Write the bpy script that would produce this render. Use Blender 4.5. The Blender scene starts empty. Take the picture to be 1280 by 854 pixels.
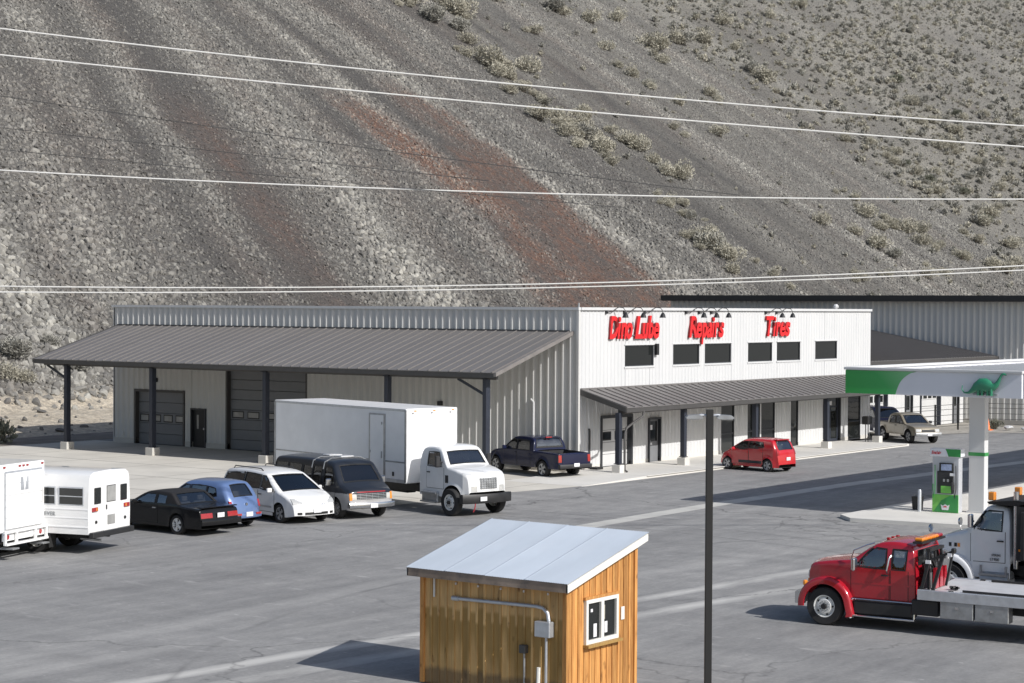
import bpy, bmesh, math, random
from mathutils import Vector, Matrix
R = math.radians
random.seed(11)
SC = bpy.context.scene
COL = SC.collection
# ------------------------------------------------------------------ camera, sky, sun, exposure
cam_d = bpy.data.cameras.new('camera')
cam_d.sensor_width = 36; cam_d.lens = 68.2; cam_d.clip_start = .5; cam_d.clip_end = 6000
cam = bpy.data.objects.new('camera', cam_d); COL.objects.link(cam)
cam.matrix_world = (Matrix.Translation((50.765, -73.773, 7.6)) @ Matrix.Rotation(R(36.487), 4, 'Z')
                    @ Matrix.Rotation(R(90 - .992), 4, 'X') @ Matrix.Rotation(R(.33), 4, 'Z'))
SC.camera = cam
SUN_EL, SUN_AZ = 36.0, -4.5          # azimuth measured from +X towards +Y
wld = bpy.data.worlds.new('World'); SC.world = wld; wld.use_nodes = True
nt = wld.node_tree
sky = nt.nodes.new('ShaderNodeTexSky'); sky.sky_type = 'NISHITA'; sky.sun_disc = False
sky.sun_elevation = R(SUN_EL); sky.sun_rotation = R(90 - SUN_AZ)
sky.air_density = 1.0; sky.dust_density = 1.6; sky.ozone_density = 1.0
bg = nt.nodes['Background']; nt.links.new(sky.outputs[0], bg.inputs[0]); bg.inputs[1].default_value = .105
sl = bpy.data.lights.new('sun', 'SUN'); sl.energy = 4.5; sl.angle = R(.53); sl.color = (1, .978, .945)
so = bpy.data.objects.new('sun', sl); COL.objects.link(so)
sd = Vector((math.cos(R(SUN_EL))*math.cos(R(SUN_AZ)), math.cos(R(SUN_EL))*math.sin(R(SUN_AZ)), math.sin(R(SUN_EL))))
so.rotation_euler = sd.to_track_quat('Z', 'Y').to_euler(); so.location = sd*200
SC.view_settings.view_transform = 'Standard'; SC.view_settings.look = 'None'
SC.view_settings.exposure = .0; SC.view_settings.gamma = 1.0

# ------------------------------------------------------------------ materials
MATS = {}
def nd(t, kind, **kw):
    n = t.nodes.new(kind)
    for k, v in kw.items():
        if k.startswith('i_'): n.inputs[int(k[2:]) if k[2:].isdigit() else k[2:].replace('_', ' ')].default_value = v
        else: setattr(n, k, v)
    return n
def ramp(t, fac, stops):
    r = t.nodes.new('ShaderNodeValToRGB'); e = r.color_ramp.elements
    while len(e) > 1: e.remove(e[-1])
    e[0].position = stops[0][0]; e[0].color = (*stops[0][1], 1)
    for p, c in stops[1:]:
        k = e.new(p); k.color = (*c, 1)
    t.links.new(fac, r.inputs[0]); return r.outputs[0]
def mix(t, fac, a, b, mode='MIX'):
    m = t.nodes.new('ShaderNodeMix'); m.data_type = 'RGBA'; m.blend_type = mode
    for s, v in ((m.inputs[0], fac), (m.inputs[6], a), (m.inputs[7], b)):
        if hasattr(v, 'links') or hasattr(v, 'is_linked'): t.links.new(v, s)
        elif isinstance(v, (int, float)): s.default_value = v
        else: s.default_value = (*v, 1)
    return m.outputs[2]
def math_(t, op, a, b=None, c=None, clamp=False):
    m = t.nodes.new('ShaderNodeMath'); m.operation = op; m.use_clamp = clamp
    for i, v in enumerate((a, b, c)):
        if v is None: continue
        if hasattr(v, 'is_linked'): t.links.new(v, m.inputs[i])
        else: m.inputs[i].default_value = v
    return m.outputs[0]
def coords(t, scale=(1, 1, 1), world=False, rot=(0, 0, 0)):
    if world: src = t.nodes.new('ShaderNodeNewGeometry').outputs['Position']
    else: src = t.nodes.new('ShaderNodeTexCoord').outputs['Object']
    mp = t.nodes.new('ShaderNodeMapping'); mp.inputs['Scale'].default_value = scale; mp.inputs['Rotation'].default_value = rot
    t.links.new(src, mp.inputs[0]); return mp.outputs[0]
def noise(t, vec, scale, detail=4, rough=.55, out=0):
    n = t.nodes.new('ShaderNodeTexNoise'); n.inputs['Scale'].default_value = scale
    n.inputs['Detail'].default_value = detail; n.inputs['Roughness'].default_value = rough
    t.links.new(vec, n.inputs['Vector']); return n.outputs[out]
def new_mat(name):
    m = bpy.data.materials.new(name); m.use_nodes = True; t = m.node_tree
    return m, t, t.nodes['Principled BSDF']
def M(name, base, rough=.6, metal=0., var=.12, scale=3., bump=0., bscale=60., coat=0., stretch=(1, 1, 1), dirt=None, dirt_amt=.4, rand=0., spec=None):
    if name in MATS: return MATS[name]
    m, t, b = new_mat(name)
    v = coords(t, stretch)
    n = noise(t, v, scale, 5)
    lo = tuple(max(0, c*(1-var)) for c in base); hi = tuple(min(1, c*(1+var)) for c in base)
    c = ramp(t, n, [(.3, lo), (.7, hi)])
    if dirt:
        n2 = noise(t, v, scale*.6+.4, 7, .65)
        f = math_(t, 'MULTIPLY', math_(t, 'SUBTRACT', n2, .48, clamp=True), dirt_amt*5, clamp=True)
        c = mix(t, f, c, dirt)
    if rand:
        oi = t.nodes.new('ShaderNodeObjectInfo')
        k = math_(t, 'MULTIPLY_ADD', oi.outputs['Random'], 2*rand, 1-rand)
        vm = t.nodes.new('ShaderNodeVectorMath'); vm.operation = 'SCALE'; t.links.new(c, vm.inputs[0]); t.links.new(k, vm.inputs['Scale']); c = vm.outputs[0]
    t.links.new(c, b.inputs['Base Color'])
    rr = math_(t, 'MULTIPLY_ADD', n, .2*rough, rough*.9)
    t.links.new(rr, b.inputs['Roughness'])
    b.inputs['Metallic'].default_value = metal
    if spec is not None: b.inputs['Specular IOR Level'].default_value = spec
    if coat: b.inputs['Coat Weight'].default_value = coat; b.inputs['Coat Roughness'].default_value = .06
    if bump:
        bn = t.nodes.new('ShaderNodeBump'); bn.inputs['Strength'].default_value = bump; bn.inputs['Distance'].default_value = .02
        t.links.new(noise(t, v, bscale, 6), bn.inputs['Height']); t.links.new(bn.outputs[0], b.inputs['Normal'])
    MATS[name] = m; return m
def glass_mat(name, tint, thru, base=.09):
    m, t, b = new_mat(name)
    b.inputs['Base Color'].default_value = (*tint, 1); b.inputs['Roughness'].default_value = .06
    b.inputs['Specular IOR Level'].default_value = .7
    tr = t.nodes.new('ShaderNodeBsdfTransparent'); tr.inputs[0].default_value = (thru, thru*1.02, thru*1.02, 1)
    fr = t.nodes.new('ShaderNodeFresnel'); fr.inputs[0].default_value = 1.5
    gl = t.nodes.new('ShaderNodeBsdfGlossy'); gl.inputs['Roughness'].default_value = .03; gl.inputs[0].default_value = (.95, .97, 1, 1)
    ms = t.nodes.new('ShaderNodeMixShader'); t.links.new(math_(t, 'MULTIPLY_ADD', fr.outputs[0], 1.1, base, clamp=True), ms.inputs[0])
    t.links.new(tr.outputs[0], ms.inputs[1]); t.links.new(gl.outputs[0], ms.inputs[2])
    t.links.new(ms.outputs[0], t.nodes['Material Output'].inputs[0]); MATS[name] = m; return m
GLASS = glass_mat('vehicle_glass', (.02, .02, .02), .55, .17)
GLASS_DK = glass_mat('tinted_glass', (.02, .02, .02), .10)
M('rubber', (.018, .018, .019), .8, bump=.2, bscale=30, dirt=(.06, .055, .05), dirt_amt=.25)
M('chrome', (.62, .63, .65), .22, 1., .05)
M('alloy', (.42, .43, .45), .38, .8, .06)
M('white_wheel', (.74, .74, .72), .5, 0, .06, dirt=(.30, .29, .27), dirt_amt=.25)
M('dark_plastic', (.025, .025, .027), .55, 0, .2)
M('black_steel', (.02, .02, .021), .5, 0, .2, dirt=(.05, .045, .04), dirt_amt=.2)
M('underside', (.02, .02, .02), .9, 0, .2)
M('seat_cloth', (.10, .10, .105), .9, 0, .2)
M('lamp_clear', (.62, .62, .60), .12, .3, .1, 20, coat=1)
M('lamp_amber', (.75, .26, .03), .2, 0, .1, 20, coat=1)
M('lamp_red', (.34, .018, .02), .2, 0, .15, 20, coat=1)
M('plate_white', (.72, .72, .74), .4, 0, .1, 14)
M('seal_black', (.012, .012, .012), .5)
M('bare_metal', (.40, .41, .42), .45, .7, .12, 6, dirt=(.18, .17, .16))
M('galvanised', (.55, .57, .60), .42, .6, .1, 6)
M('concrete', (.52, .50, .46), .85, 0, .10, 1.2, bump=.15, bscale=30, dirt=(.36, .34, .31), dirt_amt=.22)
M('white_sheet', (.585, .588, .59), .5, 0, .035, 1.0, stretch=(1.5, 1.5, .25), dirt=(.60, .58, .55), dirt_amt=.10)
M('grey_sheet', (.58, .575, .555), .5, 0, .05, 1.0, stretch=(1.5, 1.5, .25), dirt=(.45, .44, .42), dirt_amt=.12)
M('roof_sheet_brown', (.165, .155, .150), .55, .0, .06, 2.0, rand=.05)
M('post_blue', (.026, .031, .045), .5, 0, .1)
M('trim_dark', (.07, .067, .065), .5, 0, .1)
M('door_grey', (.185, .19, .20), .5, 0, .05)
M('door_black', (.018, .018, .019), .5)
M('sign_red', (.72, .015, .02), .35, 0, .04, coat=.3)
M('sign_return', (.34, .012, .016), .5)

# ------------------------------------------------------------------ mesh builder
class MB:
    def __init__(s): s.v = []; s.f = []; s.m = []; s.mats = []; s.sm = []
    def mi(s, mat):
        if isinstance(mat, str): mat = MATS[mat]
        if mat not in s.mats: s.mats.append(mat)
        return s.mats.index(mat)
    def add(s, vs, fs, mat, smooth=False):
        o = len(s.v); s.v += [tuple(p) for p in vs]; k = s.mi(mat)
        for f in fs: s.f.append(tuple(i+o for i in f)); s.m.append(k); s.sm.append(smooth)
    def box(s, c, d, mat, rz=0., bev=0., mx=None):
        hx, hy, hz = d[0]/2, d[1]/2, d[2]/2
        T = Matrix.Translation(c) @ Matrix.Rotation(rz, 4, 'Z')
        if mx is not None: T = mx @ T
        if bev <= 0:
            vs = [(x, y, z) for x in (-hx, hx) for y in (-hy, hy) for z in (-hz, hz)]
            fs = [(0, 1, 3, 2), (4, 6, 7, 5), (0, 4, 5, 1), (2, 3, 7, 6), (0, 2, 6, 4), (1, 5, 7, 3)]
        else:
            h = (hx, hy, hz); ids = {}; vs = []
            sg = [(a, b, c_) for a in (-1, 1) for b in (-1, 1) for c_ in (-1, 1)]
            for g in sg:
                for ax in range(3):
                    ids[g, ax] = len(vs); vs.append(tuple(g[i]*(h[i] - (0 if i == ax else bev)) for i in range(3)))
            fs = []
            for ax in range(3):
                o1, o2 = [i for i in range(3) if i != ax]
                for sgn in (-1, 1):
                    q = []
                    for a, b in ((-1, -1), (1, -1), (1, 1), (-1, 1)):
                        g = [0, 0, 0]; g[ax] = sgn; g[o1] = a; g[o2] = b; q.append(ids[tuple(g), ax])
                    fs.append(tuple(q))
            for ax in range(3):
                o1, o2 = [i for i in range(3) if i != ax]
                for a in (-1, 1):
                    for b in (-1, 1):
                        g1 = [0, 0, 0]; g1[o1] = a; g1[o2] = b; g2 = list(g1); g1[ax] = -1; g2[ax] = 1; g1 = tuple(g1); g2 = tuple(g2)
                        fs.append((ids[g1, o1], ids[g2, o1], ids[g2, o2], ids[g1, o2]))
            for g in sg: fs.append((ids[g, 0], ids[g, 1], ids[g, 2]))
        s.add([T @ Vector(p) for p in vs], fs, mat)
    def cyl(s, p1, p2, r1, mat, r2=None, n=12, caps=True, smooth=True):
        r2 = r1 if r2 is None else r2; p1, p2 = Vector(p1), Vector(p2); d = (p2-p1).normalized()
        u = d.orthogonal().normalized(); w = d.cross(u); vs = []
        for p, r in ((p1, r1), (p2, r2)):
            for i in range(n):
                a = 2*math.pi*(i+.5)/n; vs.append(p + u*math.cos(a)*r + w*math.sin(a)*r)
        s.add(vs, [(i, (i+1) % n, n+(i+1) % n, n+i) for i in range(n)], mat, smooth)
        if caps:
            s.add(vs[:n], [tuple(range(n))[::-1]], mat); s.add(vs[n:], [tuple(range(n))], mat)
    def tube(s, pts, r, mat, n=8):
        pts = [Vector(p) for p in pts]; rings = []; up = None
        for i, p in enumerate(pts):
            d = (pts[min(i+1, len(pts)-1)] - pts[max(i-1, 0)]).normalized()
            if up is None: up = d.orthogonal().normalized()
            up = (up - d*up.dot(d)).normalized(); w = d.cross(up)
            rings.append([p + up*math.cos(2*math.pi*k/n)*r + w*math.sin(2*math.pi*k/n)*r for k in range(n)])
        vs = [q for g in rings for q in g]; fs = []
        for i in range(len(pts)-1):
            for k in range(n): fs.append((i*n+k, i*n+(k+1) % n, (i+1)*n+(k+1) % n, (i+1)*n+k))
        fs += [tuple(range(n))[::-1], tuple(range((len(pts)-1)*n, len(pts)*n))]
        s.add(vs, fs, mat, True)
    def bar(s, p1, p2, w, h, mat):
        p1, p2 = Vector(p1), Vector(p2); d = (p2-p1).normalized()
        sdv = d.cross(Vector((0, 0, 1)))
        sdv = sdv.normalized() if sdv.length > 1e-4 else Vector((1, 0, 0)); u = sdv.cross(d)
        vs = [p + sdv*a*w/2 + u*b*h/2 for p in (p1, p2) for a, b in ((-1, -1), (1, -1), (1, 1), (-1, 1))]
        s.add(vs, [(0, 1, 2, 3)[::-1], (4, 5, 6, 7), (0, 1, 5, 4), (1, 2, 6, 5), (2, 3, 7, 6), (3, 0, 4, 7)], mat)
    def prism(s, poly, fn, d0, d1, mat, smooth=False):
        """poly: 2D points; fn(u,v,d)->3D"""
        n = len(poly); vs = [fn(u, v, d0) for u, v in poly] + [fn(u, v, d1) for u, v in poly]
        s.add(vs, [(i, (i+1) % n, n+(i+1) % n, n+i) for i in range(n)], mat, smooth)
        s.add(vs[:n], [tuple(range(n))[::-1]], mat); s.add(vs[n:], [tuple(range(n))], mat)
    def lathe(s, prof, fn, mat, n=24, smooth=True):
        """prof: (r,h); fn(x,y,h)->3D"""
        vs = []; L = len(prof)
        for i in range(n):
            a = 2*math.pi*i/n
            for r, h in prof: vs.append(fn(r*math.cos(a), r*math.sin(a), h))
        fs = [(i*L+j, ((i+1) % n)*L+j, ((i+1) % n)*L+j+1, i*L+j+1) for i in range(n) for j in range(L-1)]
        s.add(vs, fs, mat, smooth)
    def grid(s, P, mat, smooth=True):
        a, b = len(P), len(P[0]); vs = [p for r in P for p in r]
        s.add(vs, [(i*b+j, (i+1)*b+j, (i+1)*b+j+1, i*b+j+1) for i in range(a-1) for j in range(b-1)], mat, smooth)
    def mesh(s, name, recalc=True, sharp=38):
        me = bpy.data.meshes.new(name); me.from_pydata(s.v, [], s.f)
        for m in s.mats: me.materials.append(m)
        me.polygons.foreach_set('material_index', s.m); me.polygons.foreach_set('use_smooth', s.sm)
        if recalc:
            bm = bmesh.new(); bm.from_mesh(me); bmesh.ops.remove_doubles(bm, verts=bm.verts, dist=.0004)
            bmesh.ops.recalc_face_normals(bm, faces=bm.faces); bm.to_mesh(me); bm.free()
        if any(s.sm): me.set_sharp_from_angle(angle=R(sharp))
        me.update(); return me
    def build(s, name, parent=None, loc=(0, 0, 0), rz=0., **kw):
        return link(name, s.mesh(name, **kw), parent, loc, rz)
def link(name, me, parent=None, loc=(0, 0, 0), rz=0.):
    o = bpy.data.objects.new(name, me); COL.objects.link(o)
    o.parent = parent; o.location = loc; o.rotation_euler = (0, 0, rz); return o
def tag(o, label=None, cat=None, group=None, kind=None):
    if label: o['label'] = label
    if cat: o['category'] = cat
    if group: o['group'] = group
    if kind: o['kind'] = kind
    return o
def thing(name, label, cat, loc=(0, 0, 0), rz=0., group=None):
    o = bpy.data.objects.new(name, None); COL.objects.link(o); o.empty_display_size = .3
    o.location = loc; o.rotation_euler = (0, 0, rz); return tag(o, label, cat, group)
def copy_tree(o, parent=None):
    c = o.copy(); COL.objects.link(c); c.parent = parent
    for ch in list(o.children): copy_tree(ch, c)
    return c
def onebox(name, c, d, mat, parent=None, bev=0., rz=0.):
    m = MB(); m.box((0, 0, 0), d, mat, 0, bev); return m.build(name, parent, c, rz)
def lerp(a, b, t): return a + (b-a)*t
def interp(tab, x):
    if x <= tab[0][0]: return tab[0][1]
    for (x0, y0), (x1, y1) in zip(tab, tab[1:]):
        if x <= x1: return lerp(y0, y1, (x-x0)/(x1-x0) if x1 > x0 else 1)
    return tab[-1][1]
def letters(text, parent, name, origin, ux, uz, un, height, adv, depth, mat, shear=0., bold=.0, narrow=1., side=None, mesh_cache={}):
    """flat or raised lettering, one mesh per glyph, laid out along ux with depth along un"""
    ux, uz, un = Vector(ux), Vector(uz), Vector(un); x = 0.
    for ch in text:
        if ch == ' ': x += adv*.7; continue
        key = (ch, depth, shear, bold)
        if key not in mesh_cache:
            cu = bpy.data.curves.new('glyph', 'FONT'); cu.body = ch; cu.size = 1.0; cu.extrude = depth/2/height; cu.shear = shear; cu.offset = bold; cu.resolution_u = 3
            ob = bpy.data.objects.new('glyph', cu); COL.objects.link(ob)
            dg = bpy.context.evaluated_depsgraph_get(); me = bpy.data.meshes.new_from_object(ob.evaluated_get(dg))
            bpy.data.objects.remove(ob); bpy.data.curves.remove(cu); mesh_cache[key] = me
        me = mesh_cache[key].copy(); me.materials.clear(); me.materials.append(MATS[mat] if isinstance(mat, str) else mat)
        if side:
            me.materials.append(MATS[side])
            for p in me.polygons: p.material_index = 0 if abs(p.normal.z) > .9 else 1
        xs = [v.co.x for v in me.vertices]; w = max(xs) - min(xs); x0 = min(xs)
        for v in me.vertices:
            lx, ly, lz = (v.co.x - x0)*height*narrow, v.co.y*height, v.co.z*height
            v.co = ux*lx + uz*ly + un*lz
        link(name, me, parent, Vector(origin) + ux*x)
        x += (w*height*narrow) + adv*.12
    return x
from mathutils import noise as mnoise
# ------------------------------------------------------------------ ground sheets
def asphalt_mat():
    m, t, b = new_mat('weathered_asphalt')
    P = coords(t, world=True)
    sep = t.nodes.new('ShaderNodeSeparateXYZ'); t.links.new(P, sep.inputs[0]); x, y = sep.outputs[0], sep.outputs[1]
    big = noise(t, coords(t, (.05, .05, .05), True), 1., 6, .6)
    c = ramp(t, big, [(.32, (.218, .216, .215)), (.5, (.255, .253, .25)), (.68, (.292, .288, .283))])
    # tyre-polished lanes, drawn out along the driving direction
    lane = noise(t, coords(t, (.55, .05, 1), True, (0, 0, R(-8))), 1., 6, .62)
    c = mix(t, .55, c, ramp(t, lane, [(.3, (.72, .72, .73)), (.5, (1, 1, 1)), (.7, (1.22, 1.21, 1.2))]), 'MULTIPLY')
    lane2 = noise(t, coords(t, (.06, .8, 1), True, (0, 0, R(14))), 1., 6, .62)
    c = mix(t, .4, c, ramp(t, lane2, [(.32, (.75, .75, .76)), (.5, (1, 1, 1)), (.7, (1.2, 1.19, 1.18))]), 'MULTIPLY')
    fine = noise(t, coords(t, (1, 1, 1), True), 9., 8, .75)
    c = mix(t, .6, c, ramp(t, fine, [(.3, (.75, .75, .75)), (.7, (1.25, 1.25, 1.25))]), 'MULTIPLY')
    mid = noise(t, coords(t, (1.5, .5, 1), True, (0, 0, R(38))), 1.6, 7, .7)
    c = mix(t, .55, c, ramp(t, mid, [(.34, (.78, .78, .79)), (.5, (1, 1, 1)), (.64, (1.2, 1.19, 1.17))]), 'MULTIPLY')
    sp2 = noise(t, coords(t, (1.2, 2.6, 1), True, (0, 0, R(38))), 1.9, 2, .5)
    c = mix(t, math_(t, 'MULTIPLY', math_(t, 'MULTIPLY', math_(t, 'SUBTRACT', sp2, .70, clamp=True), 14., clamp=True), .6), c, (.45, .44, .43))
    # pale spills and dried splashes
    sp = noise(t, coords(t, (.55, 1.3, 1), True, (0, 0, R(30))), 1.25, 3, .5)
    spm = math_(t, 'MULTIPLY', math_(t, 'SUBTRACT', sp, .635, clamp=True), 9., clamp=True)
    c = mix(t, math_(t, 'MULTIPLY', spm, .55), c, (.42, .41, .40))
    dk = noise(t, coords(t, (.35, .5, 1), True), .8, 4, .6)
    dkm = math_(t, 'MULTIPLY', math_(t, 'SUBTRACT', dk, .62, clamp=True), 6., clamp=True)
    c = mix(t, math_(t, 'MULTIPLY', dkm, .4), c, (.09, .09, .092))
    # two long worn pale tracks and the sandy edge near the camera
    wob = math_(t, 'MULTIPLY', math_(t, 'SUBTRACT', noise(t, coords(t, (.2, .2, .2), True), 1., 3), .5), .7)
    brk = noise(t, coords(t, (.8, .25, 1), True), 1., 5, .7)
    def track(x0, k, y0, hw, amt):
        nonlocal c
        d = math_(t, 'ABSOLUTE', math_(t, 'ADD', math_(t, 'SUBTRACT', x, math_(t, 'MULTIPLY_ADD', y, k, x0-k*y0)), wob))
        f = math_(t, 'SUBTRACT', 1., math_(t, 'DIVIDE', d, hw), clamp=True)
        f = math_(t, 'MULTIPLY', math_(t, 'POWER', f, .6), math_(t, 'MULTIPLY', math_(t, 'SUBTRACT', brk, .25, clamp=True), amt*2.2), clamp=True)
        c = mix(t, f, c, (.50, .49, .47))
    track(23.3, .12, -31.2, .36, 1.5); track(24.75, .14, -33.2, .42, 1.4)
    track(20.0, .10, -36., .5, .35); track(15.5, -.08, -22., .6, .3)
    vo = t.nodes.new('ShaderNodeTexVoronoi'); vo.feature = 'DISTANCE_TO_EDGE'; vo.inputs['Scale'].default_value = .085
    wv = t.nodes.new('ShaderNodeVectorMath'); wv.operation = 'ADD'; t.links.new(P, wv.inputs[0])
    wn = t.nodes.new('ShaderNodeVectorMath'); wn.operation = 'SCALE'; wn.inputs['Scale'].default_value = 3.; t.links.new(noise(t, coords(t, (.3, .3, .3), True), 1., 5, .6, 1), wn.inputs[0]); t.links.new(wn.outputs[0], wv.inputs[1]); t.links.new(wv.outputs[0], vo.inputs['Vector'])
    crk = math_(t, 'SUBTRACT', 1., math_(t, 'MULTIPLY', vo.outputs[0], 170.), clamp=True)
    c = mix(t, math_(t, 'MULTIPLY', crk, math_(t, 'MULTIPLY', math_(t, 'SUBTRACT', big, .40, clamp=True), 4., clamp=True)), c, (.07, .07, .072))
    for (ax, ay, ar, aw) in ((9., -66., 51., .16), (9.3, -66.2, 49.2, .14), (44., -30., 27.5, .14)):
        dx_ = math_(t, 'SUBTRACT', x, ax); dy_ = math_(t, 'SUBTRACT', y, ay); rr_ = math_(t, 'SQRT', math_(t, 'ADD', math_(t, 'MULTIPLY', dx_, dx_), math_(t, 'MULTIPLY', dy_, dy_)))
        tm_ = math_(t, 'SUBTRACT', 1., math_(t, 'DIVIDE', math_(t, 'ABSOLUTE', math_(t, 'SUBTRACT', rr_, ar)), aw), clamp=True)
        c = mix(t, math_(t, 'MULTIPLY', tm_, math_(t, 'MULTIPLY', math_(t, 'SUBTRACT', brk, .38, clamp=True), 2.2, clamp=True)), c, (.10, .10, .102))
    sand = math_(t, 'MULTIPLY', math_(t, 'SUBTRACT', math_(t, 'ADD', math_(t, 'MULTIPLY', x, .22), math_(t, 'MULTIPLY', math_(t, 'SUBTRACT', big, .5), 3.)), 7.5, clamp=True), .8, clamp=True)
    c = mix(t, math_(t, 'MULTIPLY', sand, .65), c, (.36, .33, .29))
    t.links.new(c, b.inputs['Base Color']); b.inputs['Roughness'].default_value = .88; b.inputs['Specular IOR Level'].default_value = .25
    bn = t.nodes.new('ShaderNodeBump'); bn.inputs['Strength'].default_value = .35; bn.inputs['Distance'].default_value = .015
    t.links.new(fine, bn.inputs['Height']); t.links.new(bn.outputs[0], b.inputs['Normal'])
    return m
MATS['weathered_asphalt'] = asphalt_mat()
def sheet(name, poly, z, mat, thick=0.):
    m = MB()
    if thick: m.prism(poly, lambda u, v, d: (u, v, d), z-thick, z, mat)
    else: m.add([(x, y, z) for x, y in poly], [tuple(range(len(poly)))], mat)
    return tag(m.build(name), kind='structure')
sheet('asphalt_yard', [(-1500, -1500), (1500, -1500), (1500, 1500), (-1500, 1500)], 0, 'weathered_asphalt')
M('apron_concrete', (.58, .55, .49), .9, 0, .10, .35, bump=.1, bscale=20, dirt=(.42, .40, .36), dirt_amt=.3)
M('walk_concrete', (.62, .60, .56), .85, 0, .06, .6, bump=.1, bscale=20, dirt=(.48, .46, .42), dirt_amt=.18, rand=.05)
M('gutter_concrete', (.50, .49, .46), .9, 0, .10, .7, bump=.15, bscale=20, dirt=(.27, .26, .25), dirt_amt=.3)
apron = sheet('concrete_apron', [(4.0, -5.7), (3.3, -9.7), (3.0, -16.6), (1.4, -21), (-1.5, -26), (-9, -31), (-36, -31), (-36, .2), (4.0, .2)], .006, 'apron_concrete')
# joints sawn into the apron
mj = MB(); MATS['joint'] = M('joint', (.20, .19, .175), .95)
for x in range(-33, 3, 5): mj.box((x, -13, .0085), (.03, 25.6, .003), 'joint')
for y in (-5, -9.5, -14, -18.5, -23): mj.box((-16.2, y, .0095), (38.5 if y > -20 else 31, .03, .003), 'joint')
mj.build('sawn_joint', apron)
gut = [(12.9, -21), (12.55, -14), (12.35, -8), (12.4, 3), (13.4, 18), (15.6, 40), (18, 62)]
sheet('drain_gutter', [(x-.42, y) for x, y in gut] + [(x+.42, y) for x, y in reversed(gut)], .006, 'gutter_concrete')
m = MB(); m.prism([(-5.6, 0), (-5.6, .012), (-.5, .12), (26.8, .12), (26.8, 0)], lambda u, v, d: (d, u, v), 0, 4.1, 'walk_concrete'); walk = m.build('sidewalk'); tag(walk, kind='structure')
sl_m = MB(); sl_m.box((0, 0, 0), (4.16, 1.785, .03), 'walk_concrete', bev=.006); sl_me = sl_m.mesh('paving_slab')
for i in range(15): link('paving_slab', sl_me, walk, (2.08, .42+1.8*i, .114))
isl = sheet('pump_island', [(18.35, -9.7), (19.2, -10.6), (22.6, -10.2), (26.5, -9.6), (26.5, 26), (18.45, 26)], .13, 'walk_concrete', .13)
M('gravel_verge', (.34, .32, .285), .95, 0, .25, 2.5, bump=.5, bscale=40)
sheet('far_gravel_verge', [(-4.5, 33.2), (-.2, 33.4), (2.6, 40.5), (7, 43), (40, 43.5), (60, 70), (-4.5, 70)], .02, 'gravel_verge')
M('yard_dirt', (.19, .165, .14), .95, 0, .3, .8, bump=.6, bscale=25)
sheet('dirt_verge', [(-60, -40), (-36, -40), (-33.2, -8.6), (-33.2, 40), (-60, 40)], .008, 'yard_dirt')

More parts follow.
